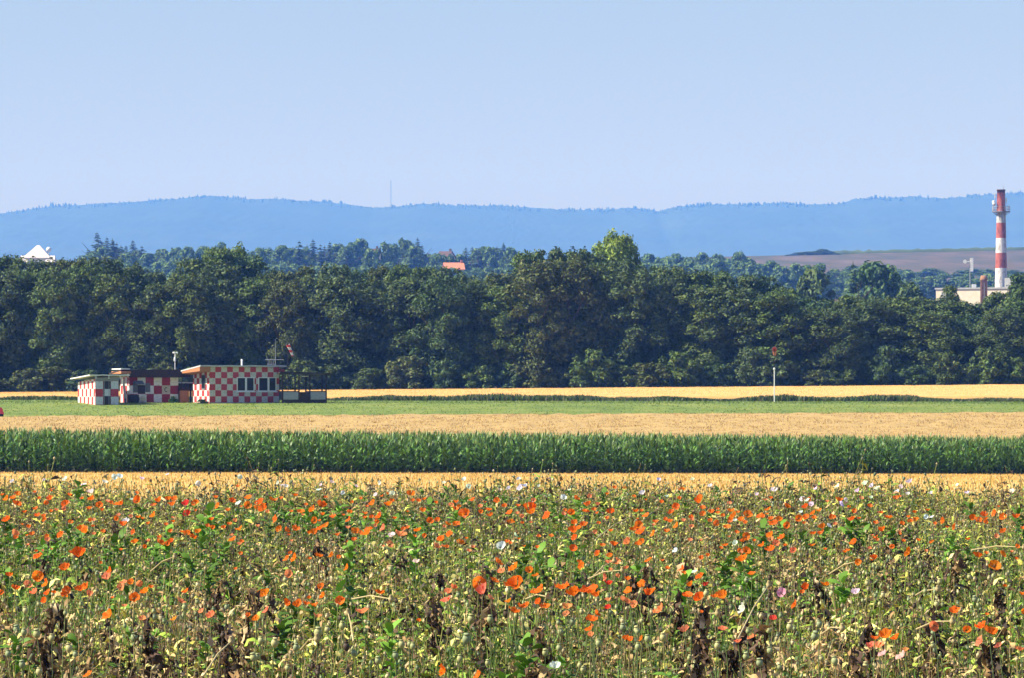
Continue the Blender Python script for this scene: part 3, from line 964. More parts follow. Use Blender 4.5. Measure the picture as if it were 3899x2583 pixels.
# the chimney
xc, _ = px2(858, 125); xc *= (D + 24) / D
zc = gz(xc, D + 24); Dc = D
ch = thing('factory_chimney', 'tall red and white banded factory chimney with a platform near the top', 'chimney', (xc, D + 24, zc))
kk = (D + 24) / D
zz = lambda yz: CZ + (px2(0, yz)[1] - CZ) * kk - zc
band = [('w', 1120, 940), ('r', 940, 780), ('w', 780, 625), ('r', 625, 470), ('g', 470, 345), ('r', 345, 150), ('d', 150, 125)]
m, nt, out = new_mat('banded_chimney')
tc = nt.nodes.new('ShaderNodeTexCoord'); sp = nt.nodes.new('ShaderNodeSeparateXYZ'); nt.links.new(tc.outputs['Object'], sp.inputs[0])
nz = noise(nt, .8, 8, rough=.75)
wob = N(nt, 'ShaderNodeMath', operation='MULTIPLY_ADD'); nt.links.new(nz, wob.inputs[0]); wob.inputs[1].default_value = .5; nt.links.new(sp.outputs['Z'], wob.inputs[2])
mp = N(nt, 'ShaderNodeMapRange'); nt.links.new(wob.outputs[0], mp.inputs['Value']); mp.inputs['From Min'].default_value = 0.25; mp.inputs['From Max'].default_value = zz(125) + .25
rp = nt.nodes.new('ShaderNodeValToRGB'); rp.color_ramp.interpolation = 'CONSTANT'; nt.links.new(mp.outputs[0], rp.inputs[0])
cols = dict(w=(.74, .72, .70), r=(.42, .12, .09), g=(.52, .53, .52), d=(.13, .06, .05))
e_ = rp.color_ramp.elements
e_[0].position = 0; e_[0].color = (*cols['w'], 1)
first = True
for c_, lo, hi in band[1:]:
    if first:
        el = e_[1]; el.position = zz(lo) / zz(125)
    else:
        el = e_.new(zz(lo) / zz(125))
    first = False
    el.color = (*cols[c_], 1)
st = ramp(nt, noise(nt, 1.5, 9, rough=.8, stretch=(1, 1, .35)), [(.38, (.36, .31, .29)), (.52, (.95, .94, .93)), (.62, (1, 1, 1)), (.8, (.74, .71, .70))])
cc = mixc(nt, 1.0, rp.outputs[0], st, 'MULTIPLY')
bs = N(nt, 'ShaderNodeBsdfPrincipled', inp={'Roughness': .85, 'Specular IOR Level': .2}); nt.links.new(cc, bs.inputs['Base Color']); nt.links.new(bs.outputs[0], out.inputs[0])
zt = zz(125)
b = MB(); n_ = 14
rad = lambda z: 1.03 + (zt - z) * (1.58 - 1.03) / (zt - zz(1120))
b.lathe([(rad(zt * i / n_), zt * i / n_ - (1 if i == 0 else 0)) for i in range(n_ + 1)] + [(rad(zt) + .1, zt), (rad(zt) + .1, zt + .25), (rad(zt) - .25, zt + .25), (rad(zt) - .25, zt - 1)], 28); b.build('shaft', m, ch, True)
b = MB()
for sx in (-.22, .22): b.tube([(rad(0) * .55 + sx, -rad(0) * .86, 0), (rad(zt) * .55 + sx, -rad(zt) * .86, zt)], .035, 5)
for i in range(50):
    f_ = i / 50; r0 = rad(zt * f_); b.box(r0 * .55 - .22, -r0 * .86 - .03, zt * f_, r0 * .55 + .22, -r0 * .86 + .0, zt * f_ + .04)
b.build('ladder', steel, ch)
zp = zz(347)
b = MB(); b.lathe([(rad(zp) + .02, zp - .14), (2.35, zp - .1), (2.35, zp + .05), (rad(zp) + .02, zp + .05)], 24)
for k in range(8): a_ = k * pi / 4; b.tube([(rad(zp) * cos(a_), rad(zp) * sin(a_), zp - .9), (2.2 * cos(a_), 2.2 * sin(a_), zp - .12)], .06, 5)
pf = b.build('platform', surf('rusty_grating', two((.22, .17, .14)), 4, .8), ch)
b = MB()
for k in range(14):
    a_ = 2 * pi * k / 14; b.tube([(2.28 * cos(a_), 2.28 * sin(a_), zp), (2.28 * cos(a_), 2.28 * sin(a_), zp + 1.25)], .04, 5)
for zq in (.6, 1.25):
    b.tube([(2.28 * cos(t), 2.28 * sin(t), zp + zq) for t in np.linspace(0, 2 * pi, 29)], .04, 5)
b.build('railing', steel, pf)
b = MB(); b.tube([(-1.9, -.9, zz(270)), (-1.9, -.75, zz(268)), (-1.9, -.3, zz(262))], [.45, .42, .08], 14)
xs_ = -2.0; b.lathe([(.42 * cos(t), .42 * sin(t)) for t in np.linspace(-pi / 2, pi / 2, 8)], 12, (xs_, -.4, zz(247)))
b.build('dish', white, ch, True)
for xx, ya, yb in ((-1.65, 205, 155), (1.3, 250, 205), (-2.15, 330, 288), (1.9, 320, 285)):
    b = MB(); b.box(xx - .13, -.6, zz(ya), xx + .13, -.4, zz(yb)); b.box(xx * .72 - .05, -.5, zz(ya) + .3, xx, -.4, zz(ya) + .4); b.tube([(xx, -.45, zp + .05), (xx, -.45, zz(yb))], .045, 5); b.build('panel_antenna', white, ch)
b = MB(); b.tube([(.6, 0, zt), (.6, 0, zz(75))], .05, 5); b.build('lightning_rod', steel, ch)

# ------------------------------------------------------------------ huts
RED, WHT = (.47, .055, .055), (.72, .70, .67)
timber_o = surf('orange_timber', [(.3, (.36, .14, .055)), (.7, (.50, .22, .09))], 5, .75, stretch=(1, 1, 6))
timber_d = surf('dark_timber', [(.3, (.025, .017, .013)), (.7, (.055, .036, .026))], 5, .85, stretch=(1, 1, 5))
rusty_b = surf('rusty_brown', [(.3, (.03, .017, .011)), (.55, (.055, .028, .017)), (.75, (.11, .05, .026))], 4, .85, stretch=(4, 1, 1))
roofing = surf('grey_roofing', [(.3, (.42, .42, .42)), (.7, (.60, .60, .60))], 3, .7)
SHUT = surf('grey_board', [(.3, (.10, .105, .115)), (.7, (.16, .165, .175))], 5, .75)


def hut_root(name, label, px, py, D, rz):
    x = X_of(px, D)
    return thing(name, label, 'hut', (x, D, gz(x, D) + .03), rz)


def box_part(name, mat, parent, *bx):
    b = MB(); b.box(*bx); return b.build(name, mat, parent)


def window(parent, x0, x1, z0, z1, mull, y=0.0):
    """white framed two light window set in a front wall"""
    b = MB(); t = .07
    b.box(x0, y - .05, z0, x0 + t, y + .08, z1); b.box(x1 - t, y - .05, z0, x1, y + .08, z1)
    b.box(x0 + t, y - .05, z1 - t, x1 - t, y + .08, z1); b.box(x0 + t, y - .05, z0, x1 - t, y + .08, z0 + t)
    xm = x0 + (x1 - x0) * mull
    b.box(xm - .08, y - .055, z0 + t, xm + .08, y + .075, z1 - t)
    wd = b.build('window', white, parent)
    b = MB(); b.box(x0 + t, y - .008, z0 + t, xm - .08, y + .02, z1 - t); b.box(xm + .08, y - .008, z0 + t, x1 - t, y + .02, z1 - t); b.build('pane', glass, wd)
    b = MB(); b.box(x0 - .05, y - .16, z0 - .07, x1 + .05, y + .0, z0 - .002); b.build('sill', white, wd)
    return wd


# --- the largest hut
T3 = radians(28)
h3 = hut_root('checkered_hut', 'largest red and white checkered hut with two white framed windows and a grey flat roof', 209.5, 404.5, 320, T3)
W3, L3, H3 = 6.12, 3.3, 2.92
fm = checker_mat('checks_large_front', RED, (.60, .57, .52), .51, .485, 'X', 0, -.2)  # white darker than on the side wall: front's shade put into the paint
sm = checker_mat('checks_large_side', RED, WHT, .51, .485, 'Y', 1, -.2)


def sloped_wall(name, mat, parent, x0, y0, x1, y1, t, h0, h1):
    """wall from (x0,y0) to (x1,y1), thickness t inwards to the left of its direction, top from h0 to h1"""
    d = np.array([x1 - x0, y1 - y0]); d /= np.linalg.norm(d); nrm = np.array([-d[1], d[0]]) * t
    a, b_ = np.array([x0, y0]), np.array([x1, y1])
    mb = MB()
    q = [a, b_, b_ + nrm, a + nrm]
    mb.hexa([(*p, -.3) for p in q] + [(*q[0], h0), (*q[1], h1), (*q[2], h1), (*q[3], h0)])
    return mb.build(name, mat, parent)


sl3 = .09
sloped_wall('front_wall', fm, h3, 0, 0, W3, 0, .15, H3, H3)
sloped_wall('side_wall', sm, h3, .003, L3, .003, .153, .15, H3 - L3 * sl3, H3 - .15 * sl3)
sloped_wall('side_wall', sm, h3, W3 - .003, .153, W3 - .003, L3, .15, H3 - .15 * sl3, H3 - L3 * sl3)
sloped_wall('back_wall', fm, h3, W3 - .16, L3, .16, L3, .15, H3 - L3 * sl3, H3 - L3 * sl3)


def slab_roof(parent, x0, x1, y0, y1, z0, z1, t, mat, name='roof', sag=.012):
    """mono pitch slab: z0 at the front edge, z1 at the back"""
    b = MB(); n = 12
    for i in range(n):
        xa, xb = x0 + (x1 - x0) * i / n, x0 + (x1 - x0) * (i + 1) / n
        ja, jb = sag * sin(i * 1.9), sag * sin((i + 1) * 1.9)
        b.hexa([(xa, y0, z0 + ja), (xb, y0, z0 + jb), (xb, y1, z1 + jb), (xa, y1, z1 + ja), (xa, y0, z0 + t + ja), (xb, y0, z0 + t + jb), (xb, y1, z1 + t + jb), (xa, y1, z1 + t + ja)])
    return b.build(name, mat, parent)


rf = slab_roof(h3, -.95, W3 + .5, -.35, L3 + .3, H3 + .05, H3 - (L3 + .6) * sl3, .10, roofing)
b = MB(); b.hexa([(-.93, -.2, H3 - .32), (-.005, -.2, H3 - .32), (-.005, L3 + .1, H3 - .32 - L3 * sl3), (-.93, L3 + .1, H3 - .2 - L3 * sl3), (-.93, -.2, H3 + .02), (-.005, -.2, H3 + .02), (-.005, L3 + .1, H3 - L3 * sl3 - .02), (-.93, L3 + .1, H3 - L3 * sl3 - .02)]); b.build('soffit', timber_o, rf)
box_part('fascia', surf('red_board', two((.33, .045, .04)), 5, .7), rf, W3 + .005, -.2, H3 - .42, W3 + .42, L3 * .5, H3 - .14)
window(h3, 2.38, 3.92, .98, 2.12, .52); window(h3, 4.27, 5.86, .98, 2.12, .56)
# side window under the eave
b = MB(); b.box(-.05, .80, 1.15, .06, 1.5, 2.3); swd = b.build('side_window', SHUT, h3)
b = MB(); b.box(-.065, .88, 1.25, -.052, 1.42, 2.2); b.build('pane', glass, swd)
box_part('plinth', surf('grey_plinth', two((.33, .32, .31)), 4, .9), h3, -.02, -.03, -.3, W3 + .02, .0, .09)
b = MB(); b.tube([(W3 * .55, 1.2, H3), (W3 * .55, 1.2, H3 + .55)], .07, 10); b.tube([(W3 * .55, 1.2, H3 + .55), (W3 * .55, 1.2, H3 + .66)], [.1, .06], 10); b.build('vent_pipe', white, h3)
# yagi aerial with its mast
ya = thing('roof_aerial', 'grey yagi aerial with thin whip mast on the largest hut roof', 'aerial', h3.location, T3)
xx = W3 - .35
b = MB(); b.tube([(xx + .3, .6, H3), (xx + .3, .6, H3 + 1.0), (xx + .3, .6, H3 + 2.3)], [.03, .025, .012], 6); b.build('mast', steel, ya)
b = MB(); b.tube([(xx - .5, .6, H3 + .62), (xx + .95, .6, H3 + .62)], .025, 5)
for i in range(7): b.tube([(xx - .45 + i * .22, .25, H3 + .62), (xx - .45 + i * .22, .95, H3 + .62)], .014, 4)
for i in range(4): b.tube([(xx - .35 + i * .16, .58, H3 + .2), (xx - .35 + i * .16, .6, H3 + .6)], .016, 4)
b.tube([(xx - .45, .6, H3 + .25), (xx + .35, .6, H3 + .25)], .018, 4)
b.build('boom', steel, ya)

# --- middle hut
T2 = radians(22)
h2 = hut_root('checkered_hut', 'middle checkered hut with a deep rusty brown eave and a cream panel lettered C', 129.2, 404.2, 322, T2)
W2, L2, H2 = 4.12, 2.6, 2.08
fm2 = checker_mat('checks_middle_front', (.36, .032, .045), (.82, .82, .78), .687, .68, 'X', 0, -.06)  # red deepened to maroon: shade of the front put into the paint
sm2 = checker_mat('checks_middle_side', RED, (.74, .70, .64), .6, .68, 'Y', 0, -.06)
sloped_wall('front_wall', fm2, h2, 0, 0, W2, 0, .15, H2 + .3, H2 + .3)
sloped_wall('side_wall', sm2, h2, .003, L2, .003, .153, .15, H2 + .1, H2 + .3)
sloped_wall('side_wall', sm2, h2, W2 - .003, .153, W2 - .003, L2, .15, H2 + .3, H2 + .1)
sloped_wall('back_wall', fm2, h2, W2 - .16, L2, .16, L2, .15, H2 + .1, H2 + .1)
rf2 = slab_roof(h2, -.85, W2 + .9, -.36, L2 + .3, H2 + .5, H2 + .22, .12, rusty_b)
b = MB(); b.hexa([(-.12, -.40, H2 - .02), (W2 + .88, -.40, H2 - .02), (W2 + .88, -.362, H2 - .02), (-.12, -.362, H2 - .02), (-.12, -.40, H2 + .60), (W2 + .88, -.40, H2 + .56), (W2 + .88, -.362, H2 + .56), (-.12, -.362, H2 + .60)]); b.build('fascia', rusty_b, rf2)
b = MB(); b.box(-.86, -.58, H2 + .625, -.1, L2 * .8, H2 + .70); b.build('roof_flashing', white, rf2)
b = MB(); b.box(-.84, -.55, H2 + .28, -.02, L2 * .85, H2 + .48); b.build('soffit', timber_o, rf2)
# shutters, boards, table and sign
wd = box_part('window', white, h2, .16, -.05, .74, .70, -.002, 1.42); box_part('shutter', SHUT, wd, .30, -.08, .84, .69, -.051, 1.75)
wd = box_part('window', white, h2, 1.33, -.05, .76, 1.96, -.002, 1.40); box_part('shutter', SHUT, wd, 1.34, -.08, .88, 1.74, -.051, 1.60)
box_part('shutter', timber_d, h2, .70, -.045, .76, 1.32, -.002, 1.44)
b = MB()                                                    # raised awning flap over the left window
b.hexa([(.36, -.55, 1.50), (1.16, -.55, 1.50), (1.16, -.02, 1.55), (.36, -.02, 1.55), (.46, -.5, 1.62), (1.06, -.5, 1.62), (1.10, -.02, 1.80), (.42, -.02, 1.80)]); b.build('awning', SHUT, h2)
creamp = surf('cream_panel', two((.62, .56, .42)), 6, .7); blackp = surf('black_paint', two((.018, .018, .018), .8), 6, .6)
sg = box_part('sign_panel', creamp, h2, W2 - 2 * .687 + .01, -.025, .75, W2 - .687 - .01, -.003, 1.42)
# black letter C with a white heart
b = MB(); cxs, czs = W2 - 1.5 * .687, 1.08
pts = [(cxs + .15 * cos(t), czs + .19 * sin(t)) for t in np.linspace(radians(48), radians(312), 16)]
for (xa, za), (xb, zb) in zip(pts[:-1], pts[1:]):
    ia, ib = (cxs + (xa - cxs) * .60, czs + (za - czs) * .68), (cxs + (xb - cxs) * .60, czs + (zb - czs) * .68)
    b.hexa([(xa, -.034, za), (xb, -.034, zb), (ib[0], -.034, ib[1]), (ia[0], -.034, ia[1]), (xa, -.0255, za), (xb, -.0255, zb), (ib[0], -.0255, ib[1]), (ia[0], -.0255, ia[1])])
b.build('letter', blackp, sg)
cab = thing('bench_box', 'dark brown wooden box under the left window of the middle hut', 'box', h2.location, T2)
box_part('box_body', timber_d, cab, -.15, -.62, -.15, .62, -.1, .62); box_part('lid', rusty_b, cab, -.18, -.65, .622, .65, -.08, .67)
tb = thing('white_crate', 'small pale crate table standing beside the dark brown box', 'crate', h2.location, T2)
box_part('crate_top', white, tb, .66, -.72, .58, 1.24, -.14, .66)
for xx, yy_ in ((.68, -.70), (1.18, -.70), (.68, -.18), (1.18, -.18)): box_part('leg', white, tb, xx, yy_, -.15, xx + .05, yy_ + .05, .579)
box_part('shelf', creamp, tb, .74, -.68, .20, 1.17, -.2, .42)
cb = thing('orange_cabinet', 'orange brown wooden cabinet between the middle hut and the largest hut', 'cabinet', h2.location, T2)
box_part('cabinet_body', timber_o, cb, W2 + .06, -.35, -.15, W2 + .78, .3, 1.0); box_part('cabinet_top', rusty_b, cb, W2 + .02, -.4, 1.002, W2 + .82, .34, 1.22)
b = MB()
for i, (xx, hh_) in enumerate(((.1, .38), (.28, .5), (.45, .3), (.62, .42))): b.lathe([(.06, 0), (.07, hh_ * .6), (.03, hh_ * .75), (.03, hh_)], 10, (W2 + xx, -.05, 1.221))
tag(b.build('bottles', timber_d, cb), 'dark jars standing on the cabinet top')
rail = thing('garden_rail', 'dark plank fence with a white top rail between the two bigger huts', 'fence', h2.location, T2)
box_part('top_rail', white, rail, W2 + .3, .9, 1.6, W2 + 2.2, .98, 1.68)
for i in range(8): box_part('plank', timber_d, rail, W2 + .3 + i * .24, .99, -.2, W2 + .5 + i * .24, 1.03, 1.58)
pl_ = thing('leaning_plank', 'pale plank leaning against the left corner of the middle hut', 'plank', h2.location, T2)
b = MB(); b.hexa([(-.55, -.45, .35), (-.38, -.45, .35), (-.38, -.38, .35), (-.55, -.38, .35), (-.62, -.2, 1.95), (-.45, -.2, 1.95), (-.45, -.14, 1.95), (-.62, -.14, 1.95)]); b.build('board', creamp, pl_)
box_part('prop', timber_d, pl_, -.5, -.5, -.2, -.42, -.42, .36)
# weather mast on the middle hut
wm = thing('weather_mast', 'thin white weather mast with a wind cup on the roof of the middle hut', 'mast', h2.location, T2)
xx = W2 - .15
b = MB(); b.tube([(xx, .4, H2 + .6), (xx, .4, H2 + 2.0)], .035, 6); b.build('pole', white, wm)
b = MB()
for k in range(3):
    a_ = 2 * pi * k / 3; b.tube([(xx, .4, H2 + 1.98), (xx + .16 * cos(a_), .4 + .16 * sin(a_), H2 + 1.98)], .02, 4)
    b.lathe([(.01, -.07), (.07, -.02), (.08, .04), (.05, .08)], 8, (xx + .17 * cos(a_), .4 + .17 * sin(a_), H2 + 1.98))
b.lathe([(.02, -.25), (.09, -.12), (.09, .1), (.03, .2)], 10, (xx - .02, .4, H2 + 1.45)); b.build('wind_cups', white, wm)
# small bush before it
TK = bush.place(h2.location.x + 3.6, 321.6, .62, .42, (.7, 1.0, .9), 'small dark bush at the foot of the middle hut wall', 'shrub', None, rng)
bush.place(h3.location.x - .55, 319.9, .42, .5, (.8, 1.0, .9), 'low dark bush at the corner of the largest hut', 'shrub', None, rng)

# --- small hut
T1 = radians(21)
h1 = hut_root('checkered_hut', 'small leftmost checkered hut with a thin white roof and a dark double door', 95.4, 405.4, 317, T1)
W1, L1, H1 = 1.9, 5.4, 2.1
fm1 = checker_mat('checks_small_front', RED, (.60, .63, .68), .63, .62, 'X', 1, -.1)  # white turned bluish grey, painting in the shade on the front
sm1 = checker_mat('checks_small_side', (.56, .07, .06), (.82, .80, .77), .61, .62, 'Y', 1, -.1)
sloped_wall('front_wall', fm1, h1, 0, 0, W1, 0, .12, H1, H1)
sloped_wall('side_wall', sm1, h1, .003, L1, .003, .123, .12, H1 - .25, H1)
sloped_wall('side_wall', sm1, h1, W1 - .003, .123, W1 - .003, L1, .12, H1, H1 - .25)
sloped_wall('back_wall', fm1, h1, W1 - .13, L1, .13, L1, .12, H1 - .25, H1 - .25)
greyb = surf('weathered_board', [(.3, (.20, .20, .20)), (.7, (.30, .30, .30))], 6, .85, stretch=(4, 1, 1))
b = MB(); b.box(-.02, -.03, H1 - .16, W1 + .02, -.003, H1 + .1); b.build('fascia', greyb, h1)
rf1 = slab_roof(h1, -.55, W1 + .85, -.3, L1 + .35, H1 + .26, H1 - .02, .08, white)
for x_ in (-.05, 1.0, 1.92): box_part('roof_post', white, rf1, x_, -.28, H1 - .0, x_ + .06, -.22, H1 + .258)
dr = box_part('door', timber_d, h1, .66, -.03, -.1, 1.24, -.002, H1 - .18)
box_part('door_panel', fm1, dr, .72, -.045, .74, 1.20, -.031, 1.30)
b = MB(); b.box(.70, -.05, -.1, .74, -.031, H1 - .2); b.box(1.08, -.05, -.1, 1.12, -.031, H1 - .2); b.build('door_frame', greyb, dr)

# --- open shelter
x_s = X_of(282.0, 321)
sh = thing('open_shelter', 'open sided shelter of dark timber with grey half height panels', 'shelter', (x_s, 321, gz(x_s, 321) + .02), radians(10))
WS, LS, HS = 3.62, 2.6, 2.42
b = MB()
b.hexa([(-.2, -.3, HS), (WS + .25, -.3, HS - .05), (WS + .25, LS + .3, HS - .12), (-.2, LS + .3, HS - .08), (-.2, -.3, HS + .13), (WS + .25, -.3, HS + .06), (WS + .25, LS + .3, HS), (-.2, LS + .3, HS + .05)]); b.build('roof', timber_d, sh)
for x_ in (0, 1.32, 2.2, WS - .1):
    for y_ in (0, LS):
        box_part('post', timber_d, sh, x_, y_, -.3, x_ + .11, y_ + .11, HS - .1)
for x0_, x1_ in ((.112, 1.32), (2.312, WS - .1)):
    for y_ in (.02, LS + .02):
        pn_ = box_part('panel', SHUT if y_ > 1 else surf('grey_panel', [(.3, (.27, .275, .285)), (.7, (.36, .365, .375))], 5, .8), sh, x0_, y_, .32, x1_, y_ + .05, .93)
        box_part('panel_rail', timber_d, pn_, x0_, y_ - .01, .932, x1_, y_ + .06, 1.0)
box_part('gate', timber_d, sh, 1.44, .03, .0, 2.19, .07, .92)
box_part('bench', timber_d, sh, .3, 1.4, .38, 3.2, 1.8, .44)
box_part('base_board', timber_d, sh, .112, .04, -.1, 1.32, .08, .30); box_part('base_board', timber_d, sh, 2.312, .04, -.1, WS - .1, .08, .30)
box_part('sign_board', creamp, sh, 1.6, .0, HS - .27, 2.14, .03, HS - .2)

# --- windsocks
sock_m, nt, out = new_mat('sock_bands')
tc = nt.nodes.new('ShaderNodeTexCoord'); sp = nt.nodes.new('ShaderNodeSeparateXYZ'); nt.links.new(tc.outputs['Object'], sp.inputs[0])
ma = N(nt, 'ShaderNodeMath', operation='MULTIPLY'); nt.links.new(sp.outputs['Z'], ma.inputs[0]); ma.inputs[1].default_value = 4.6
ab = N(nt, 'ShaderNodeMath', operation='FLOOR'); nt.links.new(ma.outputs[0], ab.inputs[0])
md = N(nt, 'ShaderNodeMath', operation='FLOORED_MODULO'); nt.links.new(ab.outputs[0], md.inputs[0]); md.inputs[1].default_value = 2
c_ = mixc(nt, md.outputs[0], (.80, .76, .72), (.75, .07, .045))
bs = N(nt, 'ShaderNodeBsdfPrincipled', inp={'Roughness': .8}); nt.links.new(c_, bs.inputs['Base Color']); nt.links.new(bs.outputs[0], out.inputs[0])
pale_red = surf('faded_red_cloth', two((.85, .27, .20)), 3, .85)


def windsock(px, ytop, ybase, D, label, dirx, diry, drop, L, mat, lower_white, sag):
    x = X_of(px, D); z0 = gz(x, D); ztop = CZ - (ytop - YH) * D / F
    t = thing('windsock', label, 'windsock', (x, D, z0))
    h = ztop - z0
    if lower_white:
        b = MB(); b.tube([(0, 0, -.3), (0, 0, 2.75)], .045, 8); b.lathe([(.06, 2.74), (.085, 2.8), (.085, 2.9), (.04, 2.95)], 10); b.build('pole', white, t)
        b = MB(); b.tube([(0, 0, 2.95), (0, 0, h)], .02, 6); b.build('upper_pole', timber_d, t)
    else:
        b = MB(); b.tube([(0, 0, -.3), (0, 0, h)], .03, 6); b.build('pole', timber_d, t)
    b = MB(); n = 14; pts, rr = [], []
    for i in range(n):
        f_ = i / (n - 1)
        pts.append((dirx * f_ * L, diry * f_ * L, h - .02 - drop * L * f_ ** sag)); rr.append((.21 if lower_white else .16) - .08 * f_)
    b.tube(pts, rr, 12, cap=False)
    o = b.build('sock', mat, t, True)
    b = MB(); rh = .215 if lower_white else .165; b.tube([(rh * cos(a_), .0, h - .02 + rh * sin(a_)) for a_ in np.linspace(0, 2 * pi, 17)], .012, 5); b.build('hoop', steel, t)
    return t


windsock(288.0, 345.5, 404, 328, 'red and white windsock drooping on a dark pole beside the open shelter', .40, .2, .95, .95, sock_m, False, 1.0)
windsock(774.4, 350.0, 402.6, 338, 'faded red windsock seen end on above a slim pole with white lower half', .08, .75, .5, .9, pale_red, True, 1.4)

# --- red mower cut by the left picture edge
x_m = X_of(-9.0, 293)
mw = thing('red_mower', 'red ride on mower with dark wheels at the wheat edge, cut by the left side', 'mower', (x_m, 293, gz(x_m, 293) + .05), radians(8))
redp = surf('red_paint', two((.55, .04, .05)), 4, .35, spec=.5); rub = surf('black_rubber', two((.02, .02, .02)), 8, .8)
up = .30
b = MB(); b.hexa([(-.2, -.45, up + .35), (.95, -.4, up + .3), (.95, .4, up + .3), (-.2, .45, up + .35), (-.15, -.38, up + .95), (.78, -.3, up + .78), (.78, .3, up + .78), (-.15, .38, up + .95)]); b.build('hood', redp, mw)
box_part('chassis', rub, mw, -1.1, -.35, up + .12, .9, .35, up + .34)
b = MB(); b.box(-1.1, -.42, up + .35, -.22, .42, up + .62); b.build('fender', redp, mw)
b = MB(); b.box(-.85, -.25, up + .63, -.35, .25, up + .72); b.box(-.95, -.25, up + .72, -.85, .25, up + 1.15); b.build('seat', rub, mw)
for x_, r_2 in ((.72, .26), (-.75, .38)):
    for y_ in (-.55, .4):
        b = MB(); b.tube([(x_, y_, r_2), (x_, y_ + .16, r_2)], r_2, 18); b.build('wheel', rub, mw)
b = MB(); b.tube([(-.2, 0, up + .9), (-.38, 0, up + 1.15)], .025, 6); b.tube([(-.4 + .06 * cos(t), .2 * sin(t), up + 1.16 + .1 * cos(t)) for t in np.linspace(0, 2 * pi, 15)], .02, 5); b.build('steering_wheel', rub, mw)

# ------------------------------------------------------------------ poppy field
rng = np.random.default_rng(41)
DRY = [(.62, .44, .19), (.50, .34, .14), (.72, .54, .28), (.36, .22, .09)]
DARK = [(.06, .038, .022), (.038, .026, .018), (.10, .06, .034), (.15, .09, .055)]
GRN = [(.13, .26, .025), (.20, .34, .035), (.095, .19, .025), (.27, .38, .045)]
YEL = [(.58, .53, .10), (.46, .47, .08), (.68, .61, .19), (.34, .41, .06)]
PODC = [(.36, .38, .17), (.28, .34, .16), (.46, .44, .19), (.52, .44, .23), (.24, .29, .17)]


def ell(cx, cy, cz, r, h, n=6, m=5, cap=True):
    """seed pod: egg with a flat rayed cap"""
    prof = [(r * .25, -h * .5), (r * .8, -h * .28), (r, 0), (r * .82, h * .3), (r * .45, h * .45)][:m]
    if cap: prof += [(r * .72, h * .47), (r * .7, h * .58), (.0005, h * .6)]
    V, Q = [], []
    for rr, z in prof:
        for k in range(n): V.append((cx + rr * cos(2 * pi * k / n), cy + rr * sin(2 * pi * k / n), cz + z))
    for i in range(len(prof) - 1):
        for k in range(n): Q.append((i * n + k, i * n + (k + 1) % n, (i + 1) * n + (k + 1) % n, (i + 1) * n + k))
    return np.array(V), np.array(Q)


def poppy_parts(rng, H, style, lod=1, podr=None):
    """stem with leaves, and the pod, of one ripe poppy"""
    st, pod = [], []
    bend = rng.normal(0, .07, 2) * (1.6 if style == 'dry' else 1)
    pts = [(0, 0, 0), (bend[0] * .3, bend[1] * .3, H * .4), (bend[0], bend[1], H * .8), (bend[0] * 1.4, bend[1] * 1.4, H)]
    sc = {'dry': (.33, .25, .11), 'green': (.18, .27, .05), 'mixed': (.30, .31, .08), 'dark': (.11, .075, .045)}[style]
    v, q = stem_tube(pts, [.006, .0052, .0045, .004], 3)
    st.append((v, q, np.tile(np.array(sc) * rng.uniform(.8, 1.25), (len(v), 1))))
    nl = int(rng.integers(8, 13)) if lod else int(rng.integers(6, 9))
    for i in range(nl):
        f = rng.uniform(.05, .9); f = f ** .8
        p = np.array(pts[1]) * (f / .4) if f < .4 else np.array(pts[1]) + (np.array(pts[2]) - np.array(pts[1])) * (f - .4) / .4
        pal = {'dry': [DRY, DARK, YEL], 'green': [GRN, YEL, DARK], 'mixed': [YEL, GRN, DARK], 'dark': [DARK, DARK, DRY]}[style][rng.choice(3, p=[.5, .28, .22])]  # withered dark leaves, their share raised to paint in shaded gaps
        c = np.array(pal[rng.integers(4)]) * rng.uniform(.75, 1.3)
        drp = rng.uniform(1.0, 3.4) if style in ('dry', 'dark') else rng.uniform(.4, 2.2)
        v, q = leaf_strip(p, rng.uniform(0, 6.28), rng.uniform(.07, .20) * (1.25 - .5 * f) * (1 if lod else 1.1), rng.uniform(.010, .055), rng.uniform(-.2, 1.0), drp, 3 if lod else 2, rng.normal(0, 1.3))
        v = v + rng.normal(0, .0075, v.shape)
        st.append((v, q, np.tile(c, (len(v), 1))))
    for j in range(1 if rng.uniform() < .8 else 2):
        pr = podr or (rng.uniform(.010, .019) if rng.uniform() < .6 else rng.uniform(.005, .009))
        if j == 0:
            tip = np.array(pts[3])
        else:
            tip = np.array([rng.normal(0, .07), rng.normal(0, .07), H * rng.uniform(.75, .95)])
            v, q = stem_tube([pts[1], (np.array(pts[1]) + tip) / 2 + [.02, 0, 0], tip], .003, 3); st.append((v, q, np.tile(np.array(sc), (len(v), 1))))
        v, q = ell(tip[0], tip[1], tip[2] + pr, pr, pr * 2.5, 7 if lod else 5, 5, lod > 0)
        c = np.array(PODC[rng.integers(5)]) * rng.uniform(.8, 1.2) if style != 'dark' else np.array((.10, .07, .045))
        pod.append((v, q, np.tile(c, (len(v), 1))))
    return cat(st), cat(pod)


STY = ['dry', 'green', 'mixed', 'dark']
VAR = {s_: [] for s_ in STY}
for s_ in STY:
    for k in range(9):
        a_, b_ = poppy_parts(rng, rng.uniform(.62, .86), s_, 1)
        VAR[s_].append(cat([a_, b_]))
LOW = {s_: [cat(list(poppy_parts(rng, rng.uniform(.62, .86), s_, 0))) for _ in range(9)] for s_ in STY}


def field_points(n, d0, d1, side=6.5):
    d = np.sqrt(rng.uniform(d0 ** 2, d1 ** 2, n)); x = rng.uniform(-1, 1, n) * (d * .128 + side)
    return x, d


